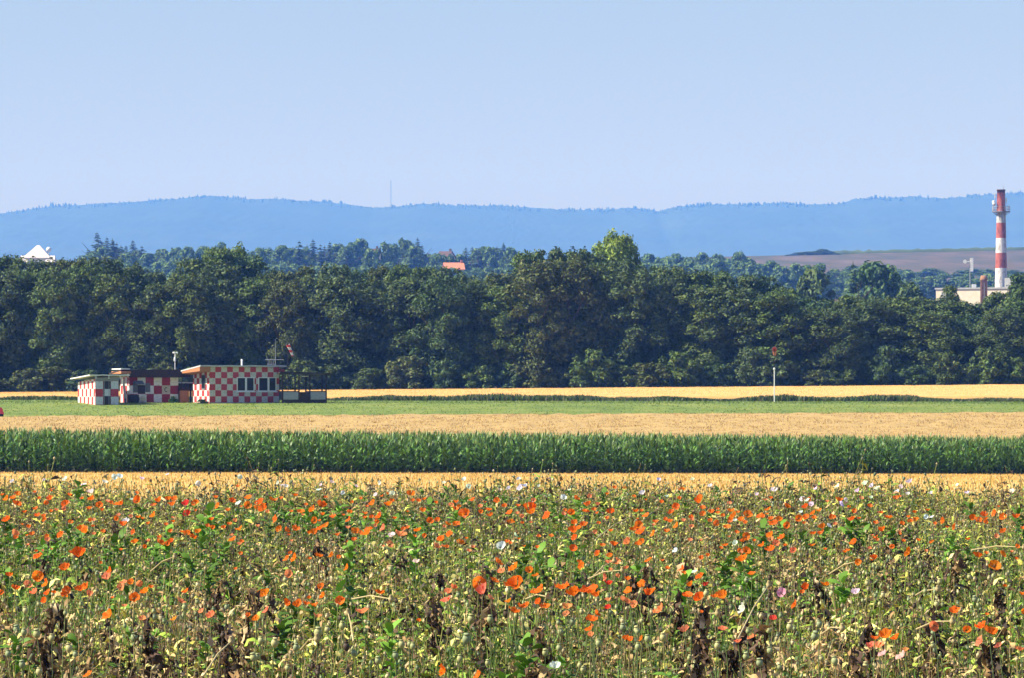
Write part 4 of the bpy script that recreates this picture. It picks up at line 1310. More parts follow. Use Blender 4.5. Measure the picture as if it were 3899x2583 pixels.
def place_variants(X, Y, vs_by, low):
    g_ = pnoise(X, Y, 51, .55) + .5 * pnoise(X, Y, 52, 1.7) + .25 * rng.standard_normal(len(X))
    br = pnoise(X, Y, 53, .8) + .6 * pnoise(X, Y, 54, 2.2) + .3 * rng.standard_normal(len(X))
    near = np.clip((34 - Y) / 10, 0, 1)
    sty = np.full(len(X), 2); sty[g_ > .38] = 1; sty[g_ < -.22 + .45 * near] = 0; sty[br > .92 - .15 * near] = 3
    sw = rng.uniform(size=len(X)); sty = np.where(sw < .2, rng.integers(0, 4, len(X)), sty)
    allv = [v for s_ in STY for v in vs_by[s_]]
    which = sty * 9 + rng.integers(0, 9, len(X))
    sc = rng.uniform(.82, 1.1, len(X)) * (.94 + .16 * pnoise(X, Y, 55, 1.1) + .10 * pnoise(X, Y, 56, 3.5)) * np.where(Y < 33, .90 - .30 * np.clip(pnoise(X, Y, 77, 1.0) + .15, 0, 1), 1) * (1 + .17 * np.clip((Y - 60) / 12, 0, 1)) * np.where((Y > 64) & (rng.uniform(size=len(X)) < .15), 1.2, 1)
    lean = rng.normal(0, .14, (len(X), 2)); big = rng.uniform(size=len(X)) < .12; lean[big] *= 3.2
    return scatter(allv, which, np.c_[X, Y, GZ(X, Y)], rng.uniform(0, 6.28, len(X)), sc, np.clip((1 + .30 * pnoise(X, Y, 58, 1.3) + .22 * pnoise(X, Y, 59, 4.0)) * rng.uniform(.70, 1.15, len(X)), .3, 1.45), lean)


A1 = field_points(6300, 19, 36); A2 = field_points(7300, 36, 53); A3 = field_points(14200, 53, 77.5)
parts = [place_variants(*A1, VAR, False), place_variants(*A2, VAR, False), place_variants(*A3, LOW, True)]
pv, pq, ptint = cat(parts)
tag(link('poppy_crop', mesh_np('poppy_crop', pv, pq, ptint), M['field_plant']), 'dense ripening poppy crop of pods, stems and yellowing leaves', kind='stuff')

# grass and small weeds between the poppies, fallen dry leaves on the soil
X, Y = field_points(62000, 18, 60); pn = pnoise(X, Y, 61, .5) + .5 * pnoise(X, Y, 62, 1.6)
k_ = pn + .3 * rng.standard_normal(len(X)) > .1
X, Y, pn = X[k_], Y[k_], pn[k_]
v, q, t = blades(np.c_[X, Y, GZ(X, Y)], np.clip(.50 + .18 * pn, .2, .8) * rng.uniform(.6, 1.25, len(X)), rng.uniform(.008, .02, len(X)), .3, pick([(.11, .22, .04), (.16, .30, .05), (.24, .34, .07), (.09, .17, .04)], len(X), .2, rng), rng=rng)
tag(link('weed_grass', mesh_np('weed_grass', v, q, t), M['field_plant']), 'fine green grass growing in patches between the poppies', kind='stuff')
X, Y = field_points(54000, 17, 40)
P = np.c_[X, Y, GZ(X, Y) + rng.uniform(.01, .30, len(X)) ** 1.3]
v, q = quads_from(P, rng.standard_normal((len(X), 3)) * .7 + [0, 0, .5], rng.uniform(.05, .13, len(X)), rng, .5)
tag(link('dry_leaves', mesh_np('dry_leaves', v, q, np.repeat(pick(DRY + DRY + DARK + [(.5, .36, .22)], len(X), .2, rng), 4, axis=0)), M['field_plant']), 'dry tan leaves littering the soil under the poppies', kind='stuff')

# zones give each flower a findable place in its label
def zone(px, py):
    c = 'left edge' if px < 130 else 'left' if px < 340 else 'middle' if px < 620 else 'right' if px < 880 else 'right edge'
    r = 'farthest' if py < 500 else 'far' if py < 530 else 'middle' if py < 575 else 'near' if py < 625 else 'nearest'
    return c, r


def Zt(c, r):
    return f'at {c} of {r} rows' if c != 'middle' else f'in centre of {r} rows'


# ---- flowers
def bloom_mesh(rng, np_=4, cup=.75, crumple=.10):
    """open bowl of broad overlapping petals, unit width"""
    V, Q = [], []; nu, nv = 6, 5
    for k in range(np_):
        a0 = 2 * pi * k / np_ + rng.normal(0, .12); half = 1.02 * pi / np_ * 1.25; o = len(V)
        lift = rng.normal(0, .1); out_ = .5 * rng.uniform(.85, 1.15)
        ph = rng.uniform(0, 6.28, 3)
        for j in range(nv):
            t = j / (nv - 1)
            for i in range(nu):
                u = i / (nu - 1) * 2 - 1
                a_ = a0 + u * half * (.35 + .65 * t ** .6)
                edge = 1 - .16 * abs(u) ** 2.2
                r = out_ * (t ** .8) * edge
                z = (cup + lift) * .55 * t ** 1.5 - .12 * (t > .85) * .5 + crumple * t * (sin(4 * u + ph[0]) * .5 + .5 * sin(7 * u + 3 * t + ph[1])) + (.02 if k % 2 else 0)
                V.append((r * cos(a_), r * sin(a_), z))
        for j in range(nv - 1):
            for i in range(nu - 1):
                Q.append((o + j * nu + i, o + j * nu + i + 1, o + (j + 1) * nu + i + 1, o + (j + 1) * nu + i))
    V = np.array(V); T = np.ones((len(V), 3)) * (.92 + .16 * rng.uniform(size=(len(V), 1)))
    # dark blotch at the very centre
    rr = np.hypot(V[:, 0], V[:, 1]); T[rr < .06] = (.10, .06, .06)
    return V, np.array(Q), T


BL = [as_mesh('bloom', bloom_mesh(rng, 4 if i % 3 else 5, rng.uniform(.35, 1.1), rng.uniform(.06, .15)), M['petal']) for i in range(10)]
for m_ in BL:
    m_.polygons.foreach_set('use_smooth', np.ones(len(m_.polygons), bool))


def stem_me(rng, tint):
    pts = [(0, 0, -1), (rng.normal(0, .03), rng.normal(0, .03), -.6), (rng.normal(0, .02), rng.normal(0, .02), -.25), (0, 0, 0)]
    parts = []
    v, q = stem_tube(pts, [.004, .004, .0032, .003], 4); parts.append((v, q, np.tile(tint, (len(v), 1))))
    for i in range(4):
        f = rng.uniform(-.85, -.4)
        v, q = leaf_strip((0, 0, f), rng.uniform(0, 6.28), rng.uniform(.08, .16), rng.uniform(.02, .035), rng.uniform(.2, 1), rng.uniform(.5, 2), 3, rng.normal(0, .8))
        parts.append((v, q, np.tile(np.array(tint) * rng.uniform(.6, 1.3), (len(v), 1))))
    return as_mesh('stem', cat(parts), M['field_plant'])


STM = [stem_me(rng, c) for c in ((.14, .2, .06), (.2, .24, .08), (.27, .25, .1), (.12, .17, .06))]

FA = [(52,405,60),(107,515,42,'s'),(235,508,32),(350,525,30),(458,515,52),(598,475,60),(640,493,55),(380,185,35),(258,195,22),(125,212,45),(55,247,45),(100,240,40),(120,285,60),(15,215,25),(182,345,30),(262,320,30),(275,370,45),(322,375,28),(375,245,45),(345,260,30),(487,280,40),(517,218,30),(595,210,25,'y'),(685,245,40),(737,292,48),(757,330,28),(660,318,35),(868,285,40),(910,280,45),(1020,262,42),(1145,290,32),(1183,262,42),(1250,248,36),(1300,248,45),(1280,292,50),(1388,292,55,'r'),(1455,275,40),(1145,370,48),(1388,357,40,'r'),(1020,205,28),(1770,152,28),(1605,235,28),(1722,265,42),(1690,330,32),(1625,295,45),(1935,280,60),(1850,240,50),(1845,285,50),(1910,320,50),(1455,332,20),(525,415,28),(215,455,30),(165,435,20),(915,440,52),(690,450,26),(1000,490,36),(1003,570,42),(1100,560,30,'s'),(1187,572,42),(1275,565,36),(1245,575,30),(1388,505,50),(1475,490,36),(1430,530,40),(1350,490,24),(1662,457,28),(1705,432,30),(1777,473,52),(1733,550,58),(1800,565,28),
      (287,675,60),(582,668,90),(490,762,72),(750,720,20),(68,815,42),(280,810,75),(350,877,65),(825,778,48),(797,838,72,'s'),(977,863,38),(1040,865,36,'s'),(920,870,50,'s'),(897,905,55,'s'),(1083,940,65),(1123,903,32),(1750,768,25),(10,935,30),(112,915,62),(205,890,58,'s'),(262,942,55,'s'),(350,955,40),(400,942,28),(335,1010,45),(508,940,75),(590,920,65),(640,912,75),(660,950,40,'s'),(998,985,70),(1380,938,42),(1343,1015,65,'s'),(1940,970,40),(820,1112,85),(925,1043,32,'s'),(1500,1085,45,'s'),(1570,1117,62,'s'),(1905,1142,55),(1845,1110,30),(1060,1140,50,'s'),(1300,1140,48,'y'),(660,1553,65),(835,980,24)]
FB = [(125,210,55),(140,258,30),(585,255,45),(460,318,30),(537,365,70),(500,372,40),(265,410,50),(322,404,35),(397,435,36),(462,435,40),(210,335,36),(100,340,22),(180,480,50),(42,520,80,'s'),(418,505,48),(360,548,55),(487,575,55),(395,600,22),(312,605,52,'s'),(648,338,28),(700,328,40),(820,300,28),(922,297,30),(1005,322,80),(865,350,50),(710,370,35),(865,418,52),(770,258,36),(675,270,22),(1150,373,65),(1168,523,30),(840,565,32),(1030,350,60),(1350,245,36),(1447,282,36),(1515,288,30,'s'),(1583,210,28),(1640,165,30),(1715,165,24),(1785,225,22),(1440,342,28),(1270,330,25),(1320,350,42),(1610,345,42),(1793,340,36),(1880,370,50),(1487,325,30),(1378,465,45),(1345,425,36),(1345,490,60),(1415,440,40),(1350,535,36),(1820,440,55),(1785,475,40),(1835,500,80),(1930,505,42),(1845,565,50),(1748,570,60,'s'),(1810,580,30),(1335,612,42),(1550,592,30),(1635,590,55),(1520,655,36),(1605,670,36),(1893,703,52),(1945,418,35),
      (770,720,72),(805,790,55,'s'),(898,762,76),(1010,780,55),(1052,815,36),(1400,745,42),(1650,720,60,'s'),(1725,762,32,'s'),(1585,817,42,'s'),(1600,720,40,'s'),(1610,775,30,'s'),(1665,820,30,'s'),(1735,845,36),(1378,715,30),(632,862,95),(745,858,60),(850,890,60),(915,890,105),(1073,938,95),(1252,912,100),(1345,955,85),(1410,935,70),(1465,945,105),(1510,968,60),(1598,880,55,'r'),(1845,885,65),(1748,935,65),(1885,960,75),(440,910,50,'s'),(405,942,55,'s'),(392,1005,72,'s'),(660,950,80,'s'),(715,985,55,'s'),(855,1010,50),(885,1085,75),(945,1050,60),(985,1040,45),(1080,1013,50),(1120,1048,70),(1290,1055,70,'s'),(1280,1100,45,'s'),(1715,1005,70,'s'),(1790,1025,50,'s'),(1595,1055,45,'r'),(1595,1000,50,'s'),(1500,1100,60),(1475,1150,80),(1465,1215,70),(1462,1265,50,'s'),(1725,1280,36),(1758,1297,36),(1845,1285,45),(385,1520,75),(630,1560,70),(185,1150,26)]
FC = [(68,240,25),(185,305,50),(48,325,36),(275,385,45),(330,378,36),(388,350,45),(430,335,45),(390,388,30),(330,305,40),(5,378,30),(65,395,34),(95,430,55),(130,405,40),(185,440,48),(453,458,50),(525,385,45),(380,505,34),(68,520,50),(65,545,36,'s'),(152,532,52),(105,575,50,'s'),(65,628,62),(8,592,40),(240,628,45,'s'),(370,592,36),(575,260,42),(650,305,20),(690,572,55),(893,485,52),(940,385,60),(890,350,25),(848,425,30),(680,395,36),(725,390,25),(1105,412,32),(1140,402,36),(1360,405,46),(1380,458,24),(1440,450,38),(1235,330,28),(1290,430,22),(1735,350,42),(1800,382,42),(1893,382,40),(1610,405,46),(1580,388,36),(1655,370,40),(1665,397,30),(1800,490,48),(1745,525,30,'s'),(1940,465,30),(1105,640,65),(838,688,55),(718,715,36),(620,640,30),(1608,675,72),(1730,745,82),(1787,660,40),(1895,690,22),(1270,560,24),(470,885,65),(335,915,52),(300,940,30),(148,945,62,'p'),(255,1030,62),(87,1138,42,'r'),(1810,895,30),(1440,1087,72),(1675,1105,24),(1940,955,36),(1935,1080,36),(1280,1182,65,'s'),(1525,1218,52),(1645,1200,75),(1690,1240,90),(1735,1240,60),(1635,1305,70,'s'),(1765,1342,52,'s'),(840,1285,42),(928,1275,95),(1000,1285,70),(805,1345,60,'s'),(865,1345,85,'s'),(905,1400,65,'p'),(1065,1375,42,'s'),(1045,1420,80,'p'),(1920,1370,70,'s')]
FD = [(200,320,60),(265,255,42),(300,392,56),(325,472,46),(370,482,36),(445,468,42),(540,500,30),(575,497,42),(478,343,40),(518,290,25),(575,322,40),(628,300,72),(580,400,45),(625,468,42),(673,445,46),(720,380,36),(748,515,32),(840,345,32),(838,400,46),(795,365,22),(830,460,32,'s'),(860,270,22),(957,355,32),(955,385,30),(1018,282,48),(1005,380,30),(1070,375,56),(1045,412,26),(1158,262,32),(1130,292,60),(1128,208,26),(1078,225,24),(890,490,56),(975,505,82),(985,470,50),(875,550,32),(1100,462,56,'s'),(1140,582,40,'s'),(380,690,42),(440,685,62),(608,670,56),(545,690,26),(715,662,36),(760,675,26),(390,810,55,'s'),(828,757,50),(632,897,38),(210,965,90),(1062,945,65),(770,1005,66),(650,967,42),(585,1040,52),(400,1015,50),(455,1038,65),(515,1028,52),(543,982,26),(225,1077,52,'s'),(597,1123,55,'s'),(930,1092,90,'s')]
FE = [(340,305,52),(303,345,36),(510,273,62),(538,315,36),(537,357,36),(600,345,36),(388,178,46),(362,240,24),(452,385,32),(290,415,36),(350,445,42),(593,405,28),(270,488,36),(640,430,36),(650,320,20),(685,370,26),(650,350,24),(745,335,50),(775,370,52),(745,400,36),(820,405,42),(870,368,60),(722,457,50),(800,345,24),(855,425,30),(965,375,50),(860,520,52),(790,495,30),(703,592,36),(675,610,22),(862,632,58),(810,625,28),(840,703,82),(905,805,52),(525,688,36),(575,660,22),(237,705,26),(278,762,30),(395,762,40),(398,795,28),(523,825,56),(447,890,46),(558,887,46,'r'),(425,968,68),(516,985,76),(697,978,76),(625,975,38),(222,1080,82,'s'),(400,1230,72,'s'),(692,1217,65,'s'),(530,1087,24),(800,1310,56,'s'),(905,1285,65,'s')]
WA = [(490,100,35),(92,112,24),(330,105,24),(622,145,36),(780,122,32),(850,78,40),(890,80,40),(1053,97,26),(1245,62,24),(1470,122,40),(982,248,26),(940,410,60),(685,198,36),(1775,278,40),(1785,75,26)]
WB = [(372,125,24),(523,100,28),(555,148,28),(855,168,28),(945,165,35),(980,152,28),(930,97,24),(1260,237,35),(1845,208,45),(1020,280,26),(790,605,75),(165,715,60),(1198,1495,85),(900,515,30),(1305,178,20),(1080,150,20),(790,180,20)]
WC = [(95,185,50),(305,245,32),(340,258,30),(368,285,40),(625,245,24),(585,285,36),(570,150,36),(497,445,30),(825,150,34),(858,172,34),(770,135,34),(720,185,30),(410,165,28),(1010,192,30),(1035,155,26),(1105,120,36),(1262,205,26),(1220,372,26),(1268,380,28),(1530,200,26),(1860,190,34),(1085,210,24),(815,235,22),(705,945,72,'p'),(295,345,22),(1460,140,20)]
WD = [(340,145,28),(370,150,26),(315,122,22),(632,142,20),(612,178,30),(710,120,22),(790,195,22),(890,152,22),(1075,122,26),(1155,515,50),(1157,208,30),(1040,215,28)]
WE = [(342,632,56),(468,790,62),(850,1065,100),(780,575,30),(945,215,22),(270,225,24),(460,100,24),(597,148,26),(212,100,24),(780,405,22)]


def unpack(lists):
    out = []
    for x0, L in lists:
        for f_ in L:
            out.append(((x0 + f_[0] / 1.953) / 3.8076, (1780 + f_[1] / 1.953) / 3.8076, f_[2] / 1.953 / 3.8076, f_[3] if len(f_) > 3 else 'o'))
    return out


FL = unpack([(0, FA), (1500, FB), (2900, FC), (900, FD), (2400, FE)])
WL = unpack([(0, WA), (1500, WB), (2900, WC), (900, WD), (2400, WE)])
FL.sort(key=lambda f_: -f_[2])
PC = dict(o=(.96, .20, .016), s=(.95, .30, .12), r=(.80, .06, .035), y=(.88, .32, .03), p=(.86, .45, .44))
CW = dict(o='bright orange', s='faded salmon', r='deep red', y='yellowish orange', p='pale pink')
BIG = {}


def head_pos(px, py, zh):
    d = F * (CZ - zh) / (py - YH)
    if d > 75.5:
        d = rng.uniform(70, 75.5)
    return at(px, py, d)


pp = None


def poppy(px, py, wpx, col, zh, name, label, cat_, group, tilt=.5):
    global pp
    p = head_pos(px, py, zh); size = wpx * p[1] / F * (1.18 if wpx > 6 else 1.45)
    g0 = gz(p[0], p[1]); hgt = p[2] - g0
    if pp is None:
        r = thing(name, label, cat_, group=group); s_ = link('stem', STM[0], None, r); b_ = link('bloom', BL[0], None, r); pp = (r, [s_, b_])
    else:
        r, (s_, b_) = copy_tree(*pp); r.name = name; tag(r, label, cat_, group)
    r.location = p
    s_.data = STM[int(rng.integers(4))]; s_.scale = (1, 1, hgt / 1.0)
    b_.data = BL[int(rng.integers(10))]
    b_.scale = (size, size, size * rng.uniform(.9, 1.25))
    b_.rotation_mode = 'ZXY'
    b_.rotation_euler = (rng.normal(.28, tilt), rng.normal(-.25, tilt * .9), rng.uniform(0, 6.28))
    j = rng.uniform(.88, 1.1)
    b_.color = (min(1, col[0] * j), col[1] * rng.uniform(.8, 1.25), col[2] * rng.uniform(.8, 1.3), 1)
    return r


UNI = {0: None}
rank = {}
for px, py, wpx, c in FL[:300]:
    z_ = zone(px, py)
    rank.setdefault((z_, c), []).append((px, py, wpx))
for i, (px, py, wpx, c) in enumerate(FL[:300]):
    z_ = zone(px, py)
    L = rank[(z_, c)]
    if len(L) == 1:
        lab = f'the only {CW[c]} poppy bloom {Zt(*z_)}'
    else:
        xs_ = sorted(q_[0] for q_ in L); k = xs_.index(px)
        if (wpx == max(q_[2] for q_ in L)) and sum(q_[2] == wpx for q_ in L) == 1:
            lab = f'widest {CW[c]} poppy bloom {Zt(*z_)}'
        elif k == 0: lab = f'leftmost {CW[c]} poppy bloom {Zt(*z_)}'
        elif k == len(L) - 1: lab = f'rightmost {CW[c]} poppy bloom {Zt(*z_)}'
        elif k < 6: lab = f'{CW[c]} poppy, {ORD[k]} from left among those {Zt(*z_)}'
        elif len(L) - 1 - k < 6: lab = f'{CW[c]} poppy, {ORD[len(L) - 1 - k]} from right among those {Zt(*z_)}'
        else: lab = f'{CW[c]} poppy amid the thickest of those {Zt(*z_)}'
    zh = rng.uniform(.93, 1.04) if c in 'oy' else rng.uniform(.87, .97)
    poppy(px, py, wpx, PC[c], zh, 'poppy', lab, 'poppy', 'orange poppies in bloom')
# the remaining specks of orange
rest = []
XR = [(f_[0], f_[1], f_[2], f_[3]) for f_ in FL[300:]]
for _ in range(170):
    XR.append((rng.uniform(0, 1024), rng.uniform(497, 555), rng.uniform(2.4, 4.2), 's' if rng.uniform() < .4 else 'o'))
for _ in range(90):
    XR.append((rng.uniform(-330, -4) if rng.uniform() < .5 else rng.uniform(1028, 1350), rng.uniform(497, 640), rng.uniform(3, 7), 'o'))
for px, py, wpx, c in XR:
    p = head_pos(px, py, rng.uniform(.90, .99)); s_ = wpx * p[1] / F * 1.35
    v, q, t = bloom_mesh(rng, 4, .8, .12)
    a_ = rng.uniform(0, 6.28); R_ = np.array([[cos(a_), -sin(a_), 0], [sin(a_), cos(a_), 0], [0, 0, 1]])
    b1 = rng.normal(.4, .5); R2 = np.array([[1, 0, 0], [0, cos(b1), -sin(b1)], [0, sin(b1), cos(b1)]])
    rest.append(((v * s_) @ R_.T @ R2.T + p, q, t * np.array(PC[c])))
tag(link('poppy_blooms', mesh_np('poppy_blooms', *cat(rest), smooth=True), plant_mat('petal_small', .45, .6)), 'smallest orange specks of poppy blossom among the farther rows', kind='stuff')

rank = {}
for px, py, wpx, c in WL: rank.setdefault(zone(px, py), []).append(px)
for px, py, wpx, c in WL:
    z_ = zone(px, py); xs_ = sorted(rank[z_]); k = xs_.index(px)
    base = 'pinkish white' if c == 'p' else 'white'
    if wpx > 10: lab = f'large {base} opium poppy bloom {Zt(*z_)}'
    elif len(xs_) == 1: lab = f'the only {base} opium poppy bloom {Zt(*z_)}'
    elif k < 12: lab = f'{base} opium poppy, {ORD[k]} from left among those {Zt(*z_)}'
    else: lab = f'{base} opium poppy, rightmost among those {Zt(*z_)}'
    poppy(px, py, wpx * (.8 if wpx > 5 else 1.0), (.92, .89, .82) if c != 'p' else (.86, .74, .78), rng.uniform(.93, 1.04) if py < 500 else rng.uniform(.85, .95), 'white_poppy', lab, 'white poppy', 'white poppies in bloom')

# ---- ripe pods on stalks: nearest ones each a thing
PODM = []
for i in range(8):
    pr = rng.uniform(.020, .029)
    v, q = ell(0, 0, pr * 1.1, pr, pr * 2.4, 12, 5, True)
    c = np.array([(.40, .43, .19), (.47, .47, .20), (.54, .50, .22), (.33, .38, .19)][i % 4])
    me = as_mesh('seed_pod', (v, q, np.tile(c, (len(v), 1))), M['field_plant']); me.polygons.foreach_set('use_smooth', np.ones(len(me.polygons), bool)); PODM.append(me)
DPOD = []
for i in range(3):
    pr = rng.uniform(.022, .028); v, q = ell(0, 0, pr * 1.1, pr, pr * 2.5, 12, 5, True)
    me = as_mesh('seed_pod', (v, q, np.tile((.085, .06, .04), (len(v), 1))), M['field_plant']); DPOD.append(me)
PODS = [((1700 + x / 3.247) / 3.8076, (2100 + y / 3.247) / 3.8076, 'd' if k else 'g') for x, y, k in
        [(822, 610, 1), (1415, 1050, 0), (930, 1240, 0), (990, 1130, 0), (950, 885, 0), (1560, 920, 0), (1385, 920, 0), (540, 900, 0), (300, 900, 0), (1200, 1000, 0), (150, 580, 0), (745, 830, 1), (1225, 1305, 0), (510, 1425, 0), (1880, 1190, 0), (1690, 1510, 0), (1640, 1450, 0), (25, 1050, 1)]]
PODS += [((x / 2.959) / 3.8076, (2180 + y / 2.959) / 3.8076, 'g') for x, y in [(720, 310), (735, 495), (910, 395), (440, 405), (290, 475), (190, 690), (420, 750), (265, 725), (90, 965), (255, 1090), (845, 965), (780, 910), (2230, 370), (440, 1170), (580, 790), (1520, 790), (1590, 790)]]
PODS += [((3100 + x / 2.962) / 3.8076, (2180 + y / 2.962) / 3.8076, 'g') for x, y in [(600, 165), (740, 390), (1855, 410), (1820, 350), (1415, 150), (1895, 960), (85, 390), (140, 310), (60, 630), (580, 1110), (550, 350), (2010, 70), (1380, 400), (1190, 155), (1365, 260), (90, 1010)]]
PODS += [((900 + x / 1.953) / 3.8076, (1780 + y / 1.953) / 3.8076, 'g') for x, y in [(440, 1370), (603, 1270), (878, 1412), (1055, 1470), (1230, 1350), (1285, 1340), (1310, 1360), (1187, 1430), (148, 1440), (378, 1520), (920, 430), (662, 1010), (180, 1320)]]
PODS += [((2400 + x / 1.953) / 3.8076, (1780 + y / 1.953) / 3.8076, 'g') for x, y in [(875, 1245), (1030, 1240), (965, 1490), (1045, 1395), (645, 1360), (480, 1510), (55, 1250), (130, 1310), (450, 1300), (245, 1300), (55, 1365), (860, 1440), (885, 85), (960, 80)]]
while len(PODS) < 150:
    PODS.append((rng.uniform(5, 1019), rng.uniform(560, 676) if rng.uniform() < .75 else rng.uniform(484, 500), 'd' if rng.uniform() < .14 else 'g'))
ps = None
order = {}
for px, py, c in PODS: order.setdefault((zone(px, py), c), []).append(px)
for px, py, c in PODS:
    z_ = zone(px, py); far_ = py < 505
    zh = rng.uniform(.98, 1.12) if far_ else rng.uniform(.66, .95)
    p = head_pos(px, py, zh)
    xs_ = sorted(order[(z_, c)]); k = xs_.index(px)
    w_ = 'grey green poppy pod' if c == 'g' else 'dark brown poppy pod'
    if len(xs_) == 1: lab = f'{w_} on a stalk, only one {Zt(*z_)}'
    elif k < 12: lab = f'{w_}, {ORD[k]} from left among those {Zt(*z_)}'
    else:
        lab = f'{w_}, {ORD[min(11, len(xs_) - 1 - k)]} from right among those {Zt(*z_)}'
    if ps is None:
        r = thing('poppy_pod_stalk', lab, 'poppy pod', group='ripe poppy pods on stalks'); s_ = link('stem', STM[0], None, r); b_ = link('seed_pod', PODM[0], None, r); ps = (r, [s_, b_])
    else:
        r, (s_, b_) = copy_tree(*ps); tag(r, lab, 'poppy pod', 'ripe poppy pods on stalks')
    r.location = p; hgt = p[2] - gz(p[0], p[1])
    s_.data = STM[int(rng.integers(4))]; s_.scale = (1.2, 1.2, hgt)
    b_.data = PODM[int(rng.integers(8))] if c == 'g' else DPOD[int(rng.integers(3))]
    k = rng.uniform(.75, 1.15); b_.scale = (k, k, k)
    r.rotation_euler = (rng.normal(0, .10), rng.normal(0, .16), rng.uniform(0, 6.28))


# ---- withered plants: dark shrivelled leaves hanging on a stalk
def withered(rng, H):
    st, lf = [], []
    b0 = rng.normal(0, .10, 2)
    v, q = stem_tube([(0, 0, 0), (b0[0] * .4, b0[1] * .4, H * .5), (b0[0], b0[1], H)], [.009, .007, .005], 5)
    st.append((v, q, np.tile((.20, .14, .08), (len(v), 1))))
    for i in range(64):
        f = rng.uniform(.10, 1.0)
        p = np.array([b0[0] * f, b0[1] * f, H * f])
        c = np.array(DARK[rng.integers(4)]) * rng.uniform(.6, 1.6) if rng.uniform() < .72 else np.array(DRY[rng.integers(4)]) * .9
        v, q = leaf_strip(p, rng.uniform(0, 6.28), rng.uniform(.10, .26), rng.uniform(.010, .036), rng.uniform(-1.2, .4), rng.uniform(1.4, 4.2), 7, rng.normal(0, 2.2))
        v = v + rng.normal(0, .013, v.shape)
        lf.append((v, q, np.tile(c, (len(v), 1))))
    return as_mesh('stem', cat(st), M['field_plant']), as_mesh('withered_leaves', cat(lf), M['field_plant'])


WV = [withered(rng, rng.uniform(.62, .85)) for _ in range(7)]
S_ = 1.953
WP_ = [(0, 850, 480), (0, 310, 1040), (0, 880, 1090), (0, 1730, 990), (0, 1130, 1110), (0, 210, 620), (0, 1540, 850), (0, 330, 1280), (0, 700, 1450), (900, 690, 540), (900, 1100, 570), (900, 30, 1080), (900, 260, 920), (1500, 310, 1000), (1500, 590, 1000), (1500, 330, 740), (1500, 660, 780), (1500, 1890, 700), (1500, 1040, 1210), (1500, 780, 1400),
       (2400, 330, 900), (2400, 430, 1050), (2400, 630, 1090), (2400, 150, 740), (2400, 570, 660), (2400, 980, 1260), (2400, 250, 1450), (2900, 760, 1090), (2900, 1700, 1330), (2900, 1420, 640), (2900, 545, 880), (2900, 1830, 950), (2900, 1250, 1080), (2900, 60, 1270), (2900, 1860, 1330), (2900, 1180, 1500), (2900, 740, 1400)]
WP_ = [((x0 + x / S_) / 3.8076, (1780 + y / S_) / 3.8076) for x0, x, y in WP_]
order = {}
for px, py in WP_: order.setdefault(zone(px, py), []).append(px)
wp = None
for px, py in WP_:
    z_ = zone(px, py); xs_ = sorted(order[z_]); k = xs_.index(px)
    lab = f'withered dark brown plant with drooping leaves, {ORD[k] + " from left" if len(xs_) > 1 else "only one"} {Zt(*z_)}'
    kk = int(rng.integers(7))
    p = head_pos(px, py, rng.uniform(.86, 1.0)); g0 = gz(p[0], p[1])
    if wp is None:
        r = thing('withered_plant', lab, 'withered plant', group='withered poppy plants'); s_ = link('stem', WV[kk][0], None, r); b_ = link('withered_leaves', WV[kk][1], None, r); wp = (r, [s_, b_])
    else:
        r, (s_, b_) = copy_tree(*wp); tag(r, lab, 'withered plant', 'withered poppy plants')
    s_.data, b_.data = WV[kk]
    r.location = (p[0], p[1], g0); k = (p[2] - g0) / .74; r.scale = (k * .9, k * .9, k); r.rotation_euler = (rng.normal(0, .08), rng.normal(0, .14), rng.uniform(0, 6.28))


# ---- leafy green weeds that stand out
def leafy(rng, H, arrays=False):
    st, lf = [], []
    v, q = stem_tube([(0, 0, 0), (.01, 0, H * .5), (0, .01, H)], [.007, .006, .004], 5); st.append((v, q, np.tile((.15, .24, .06), (len(v), 1))))
    for i in range(28):
        f = .3 + .7 * i / 27
        v, q = leaf_strip((0, 0, H * f), i * 2.4, rng.uniform(.12, .20), rng.uniform(.06, .11), rng.uniform(.3, 1.1), rng.uniform(.6, 1.6), 4, rng.normal(0, .5))
        lf.append((v, q, np.tile(np.array((.16, .32, .035)) * rng.uniform(.6, 1.3), (len(v), 1))))
    if arrays:
        return cat(st + lf)
    return as_mesh('stem', cat(st), M['field_plant']), as_mesh('leaves', cat(lf), M['field_plant'])


